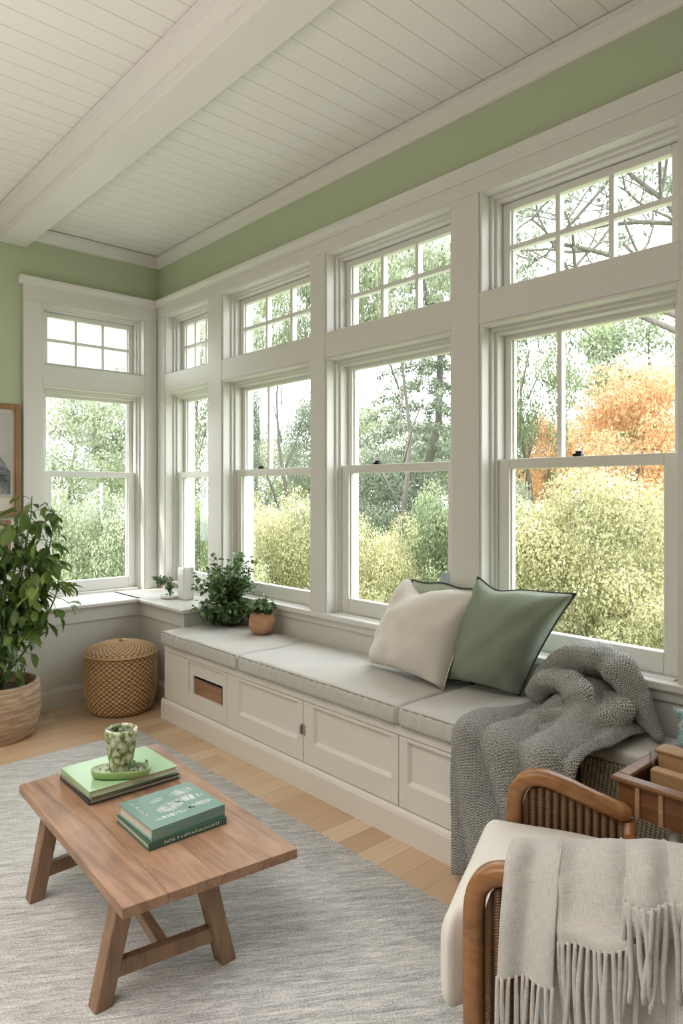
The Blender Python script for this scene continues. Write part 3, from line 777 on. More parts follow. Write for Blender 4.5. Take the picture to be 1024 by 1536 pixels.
# ------------------------------------------------------------------ pictures on the left wall
def picture(label, y1, w_, z0, z1, fw_, mw, art):
    r = thing('framed_picture', label, 'picture', (.0, y1 - w_ / 2, (z0 + z1) / 2)); y0 = y1 - w_
    f = MB(); f.box(.001, .03, y0, y0 + fw_, z0, z1); f.box(.001, .03, y1 - fw_, y1, z0, z1); f.box(.001, .03, y0 + fw_, y1 - fw_, z0, z0 + fw_); f.box(.001, .03, y0 + fw_, y1 - fw_, z1 - fw_, z1)
    f.build('frame', M['frame_wood'], r, bevel=.003)
    MB().box(.003, .012, y0 + fw_, y1 - fw_, z0 + fw_, z1 - fw_).build('mat_board', M['mat_board'], r)
    if art == 'land':
        a, b = y0 + fw_ + mw, y1 - fw_ - mw * .45; zz0, zz1 = z0 + fw_ + .075, z1 - fw_ - .02
        MB().box(.012, .0135, a, b, zz0, zz1).build('print', M['haze'], r)
        m = MB(); N = 40; top = [zz0 + (zz1 - zz0) * (.60 + .1 * math.sin(i * .23 + 1.2) - .2 * (i / N) ** 2 + .03 * mnoise.noise((i * .4, 0, 0))) for i in range(N + 1)]
        for i in range(N):
            p, q = a + (b - a) * i / N, a + (b - a) * (i + 1) / N
            m.add([(.0142, p, zz0 + .02), (.0142, q, zz0 + .02), (.0142, q, top[i + 1]), (.0142, p, top[i])], [(0, 1, 2, 3)])
        m.build('drawing', M['charcoal'], r)
    else:
        m = MB(); a = (y0 + y1) / 2
        m.add([(.0125, y1 - .06, z1 - .07), (.0125, y1 - .02, z1 - .055), (.0125, y1 - .06, z1 - .045)], [(0, 1, 2)]); m.build('drawing', M['charcoal'], r)
    return r
picture('large brown-framed charcoal landscape on the left wall', -.872, .52, 1.047, 1.687, .030, .05, 'land')
picture('small brown-framed white print below the large landscape picture', -.925, .34, .76, 1.025, .024, .05, 'mark')

# ------------------------------------------------------------------ rug
r = sm(MB().rbox((1.0, -4.2, 0.001), (4.6, -.612, .011), (.004, .004, .004), (2, 2, 2))).build('area_rug', M['rug']); tag(r, 'large heathered grey woven rug under the coffee table', 'rug')

# ------------------------------------------------------------------ coffee table
zt_, th = .30, .024; RUG = .011
ct = thing('coffee_table', 'low rustic brown wooden coffee table with splayed legs on the rug', 'table', (2.38, -1.27, RUG))
Lc, Bc, Rc, Fc = [Vector((x, y, 0)) for x, y in ((1.975, -1.478), (1.935, -1.005), (2.83, -1.083), (2.773, -1.514))]
def tp(u, v):   # u along the length, v across from the near edge to the bench side
    return Lc * (1 - u) * (1 - v) + Fc * u * (1 - v) + Bc * (1 - u) * v + Rc * u * v
cuts = [0, .235, .505, .755, 1.0]
for i in range(4):
    m = MB(); g_ = .0007; v0, v1 = cuts[i] + (g_ if i else 0), cuts[i + 1] - (g_ if i < 3 else 0)
    pts = [tp(0, v0), tp(1, v0), tp(1, v1), tp(0, v1)]
    m.hexa([(p.x, p.y, zt_ - th) for p in pts] + [(p.x, p.y, zt_) for p in pts]); m.build('tabletop_plank', M['table'], ct, bevel=.0013)
def leg(foot, top, wx=.021, wy=.021):
    m = MB(); f, t_ = Vector(foot), Vector(top)
    q = lambda c_, s_: [(c_.x - wx * s_, c_.y - wy * s_, c_.z), (c_.x + wx * s_, c_.y - wy * s_, c_.z), (c_.x + wx * s_, c_.y + wy * s_, c_.z), (c_.x - wx * s_, c_.y + wy * s_, c_.z)]
    m.hexa(q(f, 1) + q(t_, 1.05)); return m
feet = {'fl': ((2.635, -1.505), (2.652, -1.452)), 'bl': ((2.105, -1.475), (2.125, -1.43)), 'fr': ((2.690, -1.205), (2.668, -1.262)), 'br': ((2.10, -1.085), (2.09, -1.14))}
for k_, (f, t_) in feet.items(): leg((*f, RUG), (*t_, zt_ - th)).build('leg', M['table_leg'], ct, bevel=.003)
def bar(a, b, w_, h_):
    a, b = Vector(a), Vector(b); d = (b - a).normalized(); s = Vector((d.y, -d.x, 0)).normalized() * w_; u = Vector((0, 0, h_))
    return MB().hexa([a - s - u, b - s - u, b + s - u, a + s - u, a - s + u, b - s + u, b + s + u, a + s + u])
zs_ = .088
mid = lambda k_, z: Vector(feet[k_][0]).lerp(Vector(feet[k_][1]), (z - RUG) / (zt_ - th - RUG)).to_3d() + Vector((0, 0, z))
bar(mid('fl', zs_), mid('fr', zs_), .012, .019).build('stretcher', M['table_leg'], ct, bevel=.003)
bar(mid('bl', zs_), mid('br', zs_), .012, .019).build('stretcher', M['table_leg'], ct, bevel=.003)
A = (mid('fl', zs_) + mid('fr', zs_)) / 2; B = (mid('bl', zs_) + mid('br', zs_)) / 2
bar(B, A, .013, .015).build('long_stretcher', M['table'], ct, bevel=.003)
bar((2.62, -1.44, zt_ - th - .012), (2.64, -1.27, zt_ - th - .012), .014, .011).build('apron', M['table_leg'], ct, bevel=.002)
bar((2.12, -1.42, zt_ - th - .012), (2.10, -1.15, zt_ - th - .012), .014, .011).build('apron', M['table_leg'], ct, bevel=.002)

# ------------------------------------------------------------------ books
def book(label, ctr, size, rot, z0, th_, cov, page='paper', spine='-x', group=None):
    """closed book: two boards, a spine and a page block"""
    r = thing('book', label, 'book', (ctr[0], ctr[1], z0), group); r.rotation_euler = (0, 0, rot)
    hx, hy = size[0] / 2, size[1] / 2; b = min(.0028, th_ * .22)
    c_ = MB(); c_.box(-hx, hx, -hy, hy, 0, b); c_.box(-hx, hx, -hy, hy, th_ - b, th_)
    if spine == '+x': c_.box(hx - .004, hx, -hy, hy, b, th_ - b)
    else: c_.box(-hx, hx, -hy, -hy + .004, b, th_ - b)
    c_.build('cover', cov, r, bevel=.0012, local=True)
    e = .005
    if spine == '+x': p = MB().box(-hx + e, hx - .004, -hy + e, hy - e, b, th_ - b)
    else: p = MB().box(-hx + e, hx - e, -hy + .004, hy - e, b, th_ - b)
    p.build('pages', M[page], r, local=True)
    return r
g1 = 'books stacked at the window end of the coffee table'; g2 = 'books stacked at the middle of the coffee table'
z = zt_ + .0005
book('bottom dark-edged book of the stack under the green dish', (2.138, -1.232), (.235, .285), -.02, z, .014, M['cover_dark'], group=g1)
book('middle grey book of the stack under the green dish', (2.146, -1.235), (.222, .278), .015, z + .0145, .013, M['cover_grey'], group=g1)
book('top leaf-green book of the stack under the green dish', (2.158, -1.243), (.225, .275), -.01, z + .028, .018, M['cover_green'], group=g1)
ZB = z + .046
b2 = book('lower deep green book with pale spine lettering on the coffee table', (2.500, -1.252), (.20, .222), -.03, z, .019, M['cover_deep'], spine='+x', group=g2)
b1 = book('upper teal book with a white garden sketch on its cover', (2.497, -1.250), (.195, .212), .0, z + .0195, .03, M['cover_teal'], spine='+x', group=g2)
# pale lettering strokes on the lower spine and the drawing on the upper cover
m = MB(); y = -.07; random.seed(21)
while y < .085:
    wl = random.uniform(.003, .006); hx = .1003
    for _ in range(2):
        a = y + random.random() * wl; m.box(hx, hx + .0005, a, a + .0011, .0065, .0065 + random.choice((.005, .005, .008)))
    m.box(hx, hx + .0005, y, y + wl, *random.choice(((.0065, .0075), (.0105, .0115), (.0085, .0093)))); y += wl + .0016 + (.004 if random.random() < .16 else 0)
m.build('spine_lettering', M['ink_pale'], b2, local=True)
m = MB(); zt2 = .0304
def patch(pts): m.add([(x, y, zt2) for x, y in pts], [tuple(range(len(pts)))])
def blob(cx, cy, rx, ry, sd, rot=0.0):
    for i in range(34):
        t = -1 + 2 * i / 34; w_ = max(0, 1 - t * t) ** .5; u0 = -w_ * (1 + .5 * mnoise.noise((i * .45, sd, 0))); u1 = w_ * (1 + .5 * mnoise.noise((i * .45, sd, 7)))
        if random.random() < .12: continue
        q = [(u0 * rx, t * ry), (u1 * rx, t * ry), (u1 * rx, (t + .055) * ry), (u0 * rx, (t + .055) * ry)]
        patch([(cx + x * math.cos(rot) - y * math.sin(rot), cy + x * math.sin(rot) + y * math.cos(rot)) for x, y in q])
blob(-.048, .052, .022, .036, 2, .2); blob(-.004, .050, .017, .044, 5, -.15); blob(.012, -.012, .024, .038, 8, .1); blob(.048, .055, .012, .040, 11, .0); blob(.056, -.02, .009, .06, 14, .05); blob(-.045, -.02, .012, .022, 17, .4)
m.build('cover_drawing', M['sketch_white'], b1, local=True)
m = MB(); y = -.083
for i in range(9):
    x = -.075 + i * .011; m.box(x, x + .0075, -.0845, -.0825, zt2, zt2 + .0004); m.box(x + random.random() * .004, x + .0015 + random.random() * .004, -.0845, -.0755, zt2, zt2 + .0004)
m.build('cover_lettering', M['ink_pale'], b1, local=True)
random.seed(11)

# ------------------------------------------------------------------ green dish and tumbler
dc = Vector((2.225, -1.268, ZB)); dr_ = Vector((.60, .80, 0)).normalized(); dn = Vector((-dr_.y, dr_.x, 0))
gd = thing('green_dish', 'oblong green dish with tiny blossoms on the stacked books', 'dish', dc)
def stad(L, W, z, n=48):
    o = []
    for k in range(n):
        a = 2 * PI * k / n; ca, sa = math.cos(a), math.sin(a); e = .62
        x = L * math.copysign(abs(ca) ** e, ca); y = W * math.copysign(abs(sa) ** .9, sa)
        o.append(tuple(dc + dr_ * x + dn * y + Vector((0, 0, z))))
    return o
sm(MB().grid([stad(.001, .001, .001), stad(.074, .030, .001), stad(.083, .036, .006), stad(.087, .040, .024), stad(.086, .039, .026), stad(.082, .036, .025)], True)).build('dish_body', M['green_glaze'], gd)
sm(MB().grid([stad(.082, .036, .025), stad(.078, .033, .014), stad(.06, .02, .010), stad(.001, .001, .010)], True)).build('dish_inside', M['inner_glaze'], gd)
lf = MB(); tn_ = []
for i in range(170):
    x = random.gauss(.012, .03); p = dc + dr_ * max(-.06, min(.07, x)) + dn * random.uniform(-.028, .028) + Vector((0, 0, random.uniform(.012, .032)))
    leaf_mesh(lf, tn_, p, rv() + Vector((0, 0, .5)), rv(), .010, .007, random.random(), .1)
lf.tone = tn_; sm(lf).build('blossoms', M['leaf_pale'], gd)['label'] = 'tiny pale green blossoms'
tc = dc + Vector((0, 0, .0112)); tu = thing('glass_tumbler', 'flared patterned green glass tumbler standing in the green dish', 'tumbler', tc)
pr = [(0, 0), (.027, 0), (.031, .004), (.034, .03), (.041, .075), (.0475, .118), (.0465, .129), (.041, .133), (.0445, .118), (.038, .075), (.030, .03), (.026, .010), (0, .010)]
sm(MB().lathe([(r_, tc.z + z) for r_, z in pr], (tc.x, tc.y), 40, lambda i, k: .0012 * math.sin(k * 2 * PI / 40 * 10) if 2 < i < 6 else 0)).build('glass', M['tumbler'], tu)
lf = MB(); tn_ = []
for i in range(130):
    a = random.uniform(0, 2 * PI); zz = random.uniform(.085, .125); r_ = random.uniform(0, .024)
    leaf_mesh(lf, tn_, tc + Vector((r_ * math.cos(a), r_ * math.sin(a), zz)), rv(), rv(), .014, .009, random.random(), .1)
lf.tone = tn_; sm(lf).build('filling', M['leaf_pale'], tu)

# ------------------------------------------------------------------ armchair (local frame: a = towards the rear, b = towards the near side)
CO = Vector((3.419, -1.099, 0)); Ca = Vector((.9098, .4149, 0)); Cb = Vector((.4149, -.9098, 0))
def CL(a, b, z): return tuple(CO + Ca * a + Cb * b + Vector((0, 0, z)))
ch = thing('wicker_armchair', 'bentwood armchair with wicker sides and cream seat beside the rug', 'armchair', CO + Ca * .1 - Cb * .23)
def arm(b, name):
    path = [(-.03, .011), (-.030, .18), (-.030, .35), (-.029, .425), (-.019, .462), (.004, .486), (.04, .494), (.085, .485), (.14, .466), (.20, .448), (.236, .438)]
    P = catmull([CL(a, b, z) for a, z in path], 6)
    m = MB(); rows = []
    for i, p in enumerate(P):
        d = (P[min(i + 1, len(P) - 1)] - P[max(0, i - 1)]).normalized(); nn = Cb.cross(d).normalized(); W, T_ = .0235, .0195
        if i > len(P) - 4: W *= 1 - .12 * (i - len(P) + 4); T_ *= 1 - .15 * (i - len(P) + 4)
        rows.append([tuple(p + Cb * (W * math.copysign(abs(math.cos(t)) ** .7, math.cos(t))) + nn * (T_ * math.copysign(abs(math.sin(t)) ** .7, math.sin(t)))) for t in [2 * PI * k / 16 for k in range(16)]])
    m.grid(rows, True); k0 = len(m.v) - 16
    m.f.append(tuple(range(16))[::-1]); m.f.append(tuple(range(k0, k0 + 16))); m.mi += [0, 0]
    o = sm(m).build(name, M['chair_wood'], ch)
    rp = MB(); rp.tube([CL(.232, b, .425), CL(.232, b, .2), CL(.232, b, .012)], .015, 10); sm(rp).build('rear_leg', M['chair_wood'], ch)
    top = lambda a: np.interp(a, [-.012, .0, .012, .04, .085, .14, .20, .236], [.41, .45, .466, .474, .466, .447, .429, .42])
    def fn(u, v, h):
        a = -.012 + u * .236; z0 = .17; z = z0 + (top(a) - z0) * v
        return CL(a, b + (.004 + h) * (1 if b > -.2 else 1), z)
    wv = weave_panel(fn, 1, 1, 13, 56, .007, 104, 224); wv.build('wicker_panel', M['wicker'], ch)
    def fn2(u, v, h):
        a = -.012 + u * .236; z0 = .17; z = z0 + (top(a) - z0) * v
        return CL(a, b - (.004 + h), z)
    wv = weave_panel(fn2, 1, 1, 13, 56, .007, 104, 224); wv.f = [f[::-1] for f in wv.f]; wv.build('wicker_panel', M['wicker'], ch)
arm(0, 'arm'); arm(-.46, 'arm')
m = MB(); m.hexa([CL(-.02, -.45, .15), CL(.24, -.45, .15), CL(.24, -.01, .15), CL(-.02, -.01, .15), CL(-.02, -.45, .20), CL(.24, -.45, .20), CL(.24, -.01, .20), CL(-.02, -.01, .20)][:8]); m.build('seat_rail', M['chair_wood'], ch, bevel=.006)
m = MB(); m.hexa([CL(.222, -.45, .2), CL(.245, -.45, .2), CL(.245, -.01, .2), CL(.222, -.01, .2), CL(.222, -.45, .40), CL(.245, -.45, .40), CL(.245, -.01, .40), CL(.222, -.01, .40)]); m.build('back_panel', M['chair_wood'], ch, bevel=.006)
# seat cushion: rounded, front edge spreading in front of the arms
def sdisp(p, n_):
    x, y, z = p; u = (x + .085) / .30
    yy = y
    if x < -.045: yy = -.23 + (y + .23) * (1 + (.2 if y > -.23 else 0) * min(1, (-.045 - x) / .03))
    if z > .33: z += .016 * math.sin(PI * min(1, max(0, u))) ** .7 * math.sin(PI * min(1, max(0, (y + .43) / .40))) ** .5
    z += .003 * mnoise.noise((x * 9, y * 9, 2)); return CL(x, yy, z)
sm(MB().rbox((-.098, -.435, .205), (.215, -.025, .392), (.032, .032, .05), (14, 18, 5), sdisp)).build('seat_cushion', M['seat_white'], ch)

# ------------------------------------------------------------------ fringed throw over the near arm
def shawl_throw():
    root = thing('fringed_throw', 'soft grey woven throw with long fringe draped over the armchair arm', 'throw', CO + Ca * .15)
    panels = [(.10, .40, .05, -.010, 4), (.038, .130, .365, .003, 0), (.118, .232, .455, .012, 1), (.222, .300, .562, .022, 2), (.290, .42, .05, .012, 3)]
    fr = MB()
    for (a0, a1, hem, off, q) in panels:
        mb = MB(); uv = []; rows = []; NA, NP = 34, 70; hems = []
        for i in range(NP + 1):
            t = i / NP; r_ = []
            for j in range(NA + 1):
                s = j / NA; a = a0 + (a1 - a0) * s
                # cross-section in (b,z): seat -> over the arm -> hanging outside
                bulge = .02 + .24 * max(0, a - .03); up = .16 * max(0, min(.25, a - .04)); top_ = .48 + up
                pts = [(-.26 + .05 * s, .412 + .01 * s), (-.17, .435), (-.09, .512 + up), (-.02, .545 + up), (.03 + bulge * .3, .532 + up), (.05 + bulge * .7, .48 + up), (.055 + bulge, .4), (.06 + bulge, hem)]
                zz = [p[1] for p in pts]; 
                hm = hem + (.02, .042, .03, 0, 0)[q] * s
                for k in range(5, 8): pts[k] = (pts[k][0], top_ - (top_ - hm) * (k - 5) / 2)
                x = t * (len(pts) - 1); k = min(int(x), len(pts) - 2); f = x - k
                p_ = [pts[max(0, k - 1)], pts[k], pts[k + 1], pts[min(len(pts) - 1, k + 2)]]
                def cr(c0, c1, c2, c3): return .5 * (2 * c1 + (c2 - c0) * f + (2 * c0 - 5 * c1 + 4 * c2 - c3) * f * f + (3 * c1 - c0 - 3 * c2 + c3) * f ** 3)
                b = cr(*[c_[0] for c_ in p_]); z = cr(*[c_[1] for c_ in p_])
                w_ = .0105 * math.sin(2 * PI * s * 1.15 + q * 1.7 + 1.5 * t) + .004 * mnoise.noise((s * 3 + q * 7, t * 5, 0))
                ed = min(1, s / .12); roll = -.010 * (1 - ed) ** 2 if q else 0
                b += off + w_ + roll; z += off * .6 * (1 if t < .65 else 0) + w_ * .6 * (1 if t < .6 else .0)
                sk = (.022 * (t - .45)) * (-1 if q < 1 else .6)
                a_ = a + sk + .010 * (t - .4) * math.sin(q + 1)
                P = CL(a_, b, z); r_.append(P); uv.append((a * 1.0, t * .75))
                if i == NP: hems.append((a_, b, z))
            rows.append(r_)
        mb.grid(rows, flip=False); mb.uv = uv
        o = sm(mb).build('throw_panel', M['shawl'], root)
        sd = o.modifiers.new('thick', 'SOLIDIFY'); sd.thickness = .005; sd.offset = 0
        if q < 3:
            LQ = (.2, .165, .15)[q]
            ns = int((a1 - a0) / .0095)
            for k in range(ns + 1):
                a_, b_, z_ = hems[int(k / ns * NA)]
                L = LQ * random.uniform(.85, 1.1); P = []; ph = random.uniform(0, 6); sw = random.uniform(-.014, .014)
                for i in range(13):
                    t = i / 12; P.append(CL(a_ + sw * t + .0035 * math.sin(ph + 5 * t) * t, b_ + .004 * math.sin(ph * 2 + 4 * t) * t + .002, z_ + .004 - L * t))
                fr.tube(P, [.0030 + .0012 * min(1, i / 3) - (.0015 if i == 12 else 0) for i in range(13)], 7)
    fr.uv = [(p[0], p[2]) for p in fr.v]
    sm(fr).build('fringe', M['shawl'], root)
shawl_throw()

# ------------------------------------------------------------------ wicker ottoman with a grey pad, patterned pillow
OX0, OX1, OY0, OY1 = 3.135, 3.95, -.255, -.035
ot = thing('wicker_ottoman', 'pale rope-woven ottoman with grey pad at the end of the bench', 'ottoman', (3.5, -.15, 0))
MB().rbox((OX0, OY0, .004), (OX1, OY1, .410), .012, (4, 4, 4)).build('woven_body', M['ottoman_weave'], ot, smooth=True)
sm(MB().rbox((OX0 + .003, OY0 + .003, .408), (OX1, OY1, .447), .014, (20, 8, 2), lambda p, n_: (p[0], p[1], p[2] + (.006 * mnoise.noise((p[0] * 8, p[1] * 8, 0)) + .004 if p[2] > .43 else 0)))).build('seat_pad', M['cushion'], ot)
pillow('patterned_pillow', 'small blue and white patterned pillow at the far end of the ottoman', (3.355, -.115, .462), (3.64, -.13, .462), (3.64, -.075, .60), (3.335, -.075, .555), .04, .02, M['patterned'], None, .0, 0, 15)

# ------------------------------------------------------------------ tray table
TX0, TX1, TY0, TY1, TZ0, TZ1 = 3.385, 3.86, -.53, -.29, .412, .50
tt = thing('tray_table', 'dark wooden slatted tray on pale posts beside the ottoman', 'side table', (3.6, -.41, 0))
m = MB()
m.box(TX0, TX1, TY0, TY0 + .012, TZ0, TZ1 - .012); m.box(TX0, TX1, TY1 - .012, TY1, TZ0, TZ1 - .012); m.box(TX0, TX0 + .012, TY0 + .012, TY1 - .012, TZ0, TZ1 - .012); m.box(TX1 - .012, TX1, TY0 + .012, TY1 - .012, TZ0, TZ1 - .012)
m.box(TX0 + .012, TX1 - .012, TY0 + .012, TY1 - .012, TZ0, TZ0 + .01); m.build('tray_body', M['tray_wood'], tt, bevel=.003)
m = MB(); e = .012
m.box(TX0 - e, TX1 + e, TY0 - e, TY0 + .022, TZ1 - .012, TZ1); m.box(TX0 - e, TX1 + e, TY1 - .022, TY1 + e, TZ1 - .012, TZ1); m.box(TX0 - e, TX0 + .022, TY0 + .022, TY1 - .022, TZ1 - .012, TZ1); m.box(TX1 - .022, TX1 + e, TY0 + .022, TY1 - .022, TZ1 - .012, TZ1)
m.build('tray_rim', M['tray_wood'], tt, bevel=.004)
for k in range(8):
    x = TX0 + .045 + k * .055
    MB().box(x, x + .011, TY0 - .006, TY0, TZ0 - .002, TZ1 - .012).build('slat', M['pale_wood'], tt, bevel=.002)
for (x, y) in ((TX0 + .115, TY0 + .05), (TX0 + .115, TY1 - .03), (TX1 - .05, TY0 + .05), (TX1 - .05, TY1 - .03)):
    sm(MB().tube([(x, y, 0), (x, y, .2), (x, y, TZ0)], .013, 12)).build('leg', M['sash'], tt)
wb_ = thing('wooden_block', 'tall pale wooden box standing at the back of the tray', 'box', (3.6, -.35, TZ0 + .01))
m = MB(); m.box(3.412, 3.70, -.365, -.318, TZ0 + .01, .522); m.build('box_body', M['pale_wood'], wb_, bevel=.003)
m = MB(); m.box(3.406, 3.706, -.370, -.313, .522, .530); m.build('box_lid', M['pale_wood'], wb_, bevel=.003)
ws = tag(MB().box(3.418, 3.72, -.425, -.392, TZ0 + .01, .497).build('wooden_bar', M['pale_wood'], bevel=.004), 'low pale wooden bar lying along the tray front', 'wood bar')
ga = thing('clear_holder', 'small clear acrylic holder at the corner of the tray', 'holder', (3.43, -.40, TZ0 + .01))
m = MB(); m.box(3.399, 3.411, -.385, -.382, TZ0 + .01, .525); m.box(3.399, 3.411, -.335, -.332, TZ0 + .01, .525); m.box(3.399, 3.402, -.382, -.335, TZ0 + .01, .525); m.build('holder_wall', M['clear'], ga, bevel=.001)

# ------------------------------------------------------------------ outside
gnd = MB().box(-40, 40, -12, 60, -.85, -.8).build('ground', M['grass']); struct(gnd)

def leafcloud(centers, radii, per, size, seed, flat=.75, hlo=0, hhi=1):
    """numpy cloud of leaf quads around cluster centres; returns verts, faces, tone"""
    rg = np.random.default_rng(seed); C = np.repeat(np.array(centers), per, 0); Rr = np.repeat(np.array(radii), per)
    n = len(C); d = rg.normal(size=(n, 3)); d /= np.linalg.norm(d, axis=1)[:, None]
    p = C + d * (Rr * rg.uniform(.35, 1.0, n) ** .5)[:, None] * np.array((1, 1, flat))
    nr = d + rg.normal(size=(n, 3)) * .7 + np.array((0, 0, .5)); nr /= np.linalg.norm(nr, axis=1)[:, None]
    a = np.cross(nr, rg.normal(size=(n, 3))); a /= np.linalg.norm(a, axis=1)[:, None]; b = np.cross(nr, a)
    s = size * rg.uniform(.6, 1.3, n)[:, None]
    V = np.stack([p - a * s, p + b * s * .55, p + a * s, p - b * s * .55], 1).reshape(-1, 3)
    Fc_ = np.arange(4 * n).reshape(-1, 4)
    ct_ = np.repeat(rg.normal(0, .12, len(centers)), per)
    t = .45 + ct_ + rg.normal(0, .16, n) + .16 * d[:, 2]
    return V, Fc_, np.repeat(np.clip(t, 0, 1), 4)
def leafmesh(name, V, Fc_, tone, mat):
    me = bpy.data.meshes.new(name); me.from_pydata(V.tolist(), [], Fc_.tolist()); me.materials.append(mat)
    a = me.attributes.new('tone', 'FLOAT', 'POINT'); a.data.foreach_set('value', tone.astype('f')); return me
def child(name, me, parent):
    o = bpy.data.objects.new(name, me); COL.objects.link(o); o.parent = parent; return o
def crown_centers(n, seed, rx, rz, zc):
    rg = np.random.default_rng(seed); d = rg.normal(size=(n, 3)); d /= np.linalg.norm(d, axis=1)[:, None]
    r_ = rg.uniform(.3, 1, n) ** .5; p = d * r_[:, None] * np.array((rx, rx, rz)); p[:, 2] += zc; return p
def trunk(parent, h, r0, seed, nbr=6, spread=.6, mat='bark', z0=.35):
    random.seed(seed); m = MB(); P = [Vector((.04 * math.sin(k * 1.3 + seed), .04 * math.cos(k + seed), h * k / 6)) for k in range(7)]
    m.tube(P, [r0 * (1 - .75 * k / 6) for k in range(7)], 8)
    for k in range(nbr):
        t = z0 + (1 - z0) * (k + .5) / nbr; b = P[0].lerp(P[-1], t); a = k * 2.4 + seed; L = spread * (1.1 - .5 * t)
        e = b + Vector((math.cos(a) * L, math.sin(a) * L, L * .7)); m.tube([b, b.lerp(e, .5) + Vector((0, 0, L * .08)), e], [r0 * .45 * (1 - t * .6), r0 * .3 * (1 - t * .6), r0 * .1], 6)
    return sm(m).build('trunk', M[mat], parent, local=True)
def plant(name, label, cat, loc, scale, crown_me, tr=None, rot=0, group=None):
    o = thing(name, label, cat, loc, group); o.scale = scale; o.rotation_euler = (0, 0, rot)
    child('foliage', crown_me, o)
    if tr: trunk(o, *tr)
    return o
# unit crowns: shrubs sit on the ground with height ~1, width ~1
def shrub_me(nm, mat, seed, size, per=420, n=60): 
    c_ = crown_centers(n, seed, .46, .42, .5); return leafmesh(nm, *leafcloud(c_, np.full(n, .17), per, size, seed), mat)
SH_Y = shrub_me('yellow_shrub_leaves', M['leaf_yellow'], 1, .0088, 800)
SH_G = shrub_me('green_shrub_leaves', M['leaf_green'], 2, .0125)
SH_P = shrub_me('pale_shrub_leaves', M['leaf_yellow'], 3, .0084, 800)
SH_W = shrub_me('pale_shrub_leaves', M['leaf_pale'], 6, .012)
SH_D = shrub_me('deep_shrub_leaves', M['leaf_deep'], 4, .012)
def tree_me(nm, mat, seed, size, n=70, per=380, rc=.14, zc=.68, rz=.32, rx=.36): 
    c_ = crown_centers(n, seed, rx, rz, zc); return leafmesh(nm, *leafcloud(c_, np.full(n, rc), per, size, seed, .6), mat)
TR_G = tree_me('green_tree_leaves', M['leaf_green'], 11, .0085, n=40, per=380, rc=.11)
TR_P = tree_me('pale_tree_leaves', M['leaf_pale'], 12, .0085, n=60, per=380, rc=.13)  # on the far trees the paler leaf colour stands in for haze
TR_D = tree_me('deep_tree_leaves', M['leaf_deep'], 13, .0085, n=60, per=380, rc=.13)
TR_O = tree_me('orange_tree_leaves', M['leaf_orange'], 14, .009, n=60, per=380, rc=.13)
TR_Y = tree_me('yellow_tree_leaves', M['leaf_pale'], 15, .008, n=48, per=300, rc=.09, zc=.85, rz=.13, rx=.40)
def conifer_me():
    rg = np.random.default_rng(5); cs = []; rs = []
    for k in range(15):
        z = .16 + .8 * k / 15; L = .30 * (1 - .75 * k / 15) + .03
        for b in range(7):
            a = b * 2 * PI / 7 + k * .7 + rg.uniform(-.2, .2); Lb = L * rg.uniform(.75, 1.1)
            for t in np.linspace(.25, 1, 6): cs.append((math.cos(a) * Lb * t, math.sin(a) * Lb * t, z - .05 * t * t + rg.normal(0, .004))); rs.append(.026 * (1.2 - .4 * t))
    V, F_, t = leafcloud(np.array(cs), np.array(rs), 60, .0048, 6, .5); return leafmesh('conifer_needles', V, F_, t, M['leaf_deep'])
CON = conifer_me()

def at(px, Z):   # a spot on the ground Z metres out from the viewing side of the window wall, along a bearing
    f = 1027.6; u = (px - 512) / f
    return (4.1703 + Z * (-.7406 + .6720 * u), -2.1508 + Z * (.6720 + .7406 * u), -.8)
def zh(y, Z): return 1.1931 + (736 - y) / 1027.6 * Z + .8    # height above the ground seen at that elevation
def put(kind, name, label, cat, px, Z, ytop, wpx, me, tr=None, group=None, seed=0):
    h = zh(ytop, Z) / 1.0; w_ = wpx * Z / 1027.6
    return plant(name, label, cat, at(px, Z), (w_, w_, h), me, tr, seed * 1.7, group)
gs = 'shrubs outside the windows'; gt = 'trees beyond the shrubs'
P_ = [
 # near shrubs
 ('shrub', 'yellow-green shrub filling the lower right window on its left', 'shrub', 800, 6.0, 700, 260, SH_Y),
 ('shrub', 'tall yellow-green shrub in the middle of the rightmost window', 'shrub', 905, 5.6, 690, 270, SH_P),
 ('shrub', 'bright yellow-green shrub in the lower right of the rightmost window', 'shrub', 985, 5.0, 850, 230, SH_Y),
 ('shrub', 'pale yellow-green shrub at the right edge of the rightmost window', 'shrub', 1030, 6.4, 700, 260, SH_Y),
 ('shrub', 'round golden shrub low in the second window from the right', 'shrub', 575, 6.6, 762, 150, SH_Y),
 ('shrub', 'green upright shrub at the right of the golden shrub', 'shrub', 655, 7.2, 712, 120, SH_G),
 ('shrub', 'pale golden shrub in the middle window above the terracotta vase', 'shrub', 405, 7.5, 722, 170, SH_Y),
 ('shrub', 'pale green shrub at the right of the middle window', 'shrub', 465, 8.2, 735, 150, SH_W),
 ('shrub', 'mid green shrub in the narrow corner window', 'shrub', 285, 7.5, 715, 110, SH_G),
 ('shrub', 'pale green shrub low in the left window', 'shrub', 165, 7.0, 725, 150, SH_W),
 ('shrub', 'pale leafy shrub behind the potted plant outside the left window', 'shrub', 85, 7.4, 720, 150, SH_W),
 ('shrub', 'dark green shrub at the left edge of the rightmost window', 'shrub', 745, 8.5, 690, 110, SH_D),
]
for i, (nm, lb, ct_, px, Z, yt, wp, me) in enumerate(P_): put('s', nm, lb, ct_, px, Z, yt, wp, me, None, gs, i)
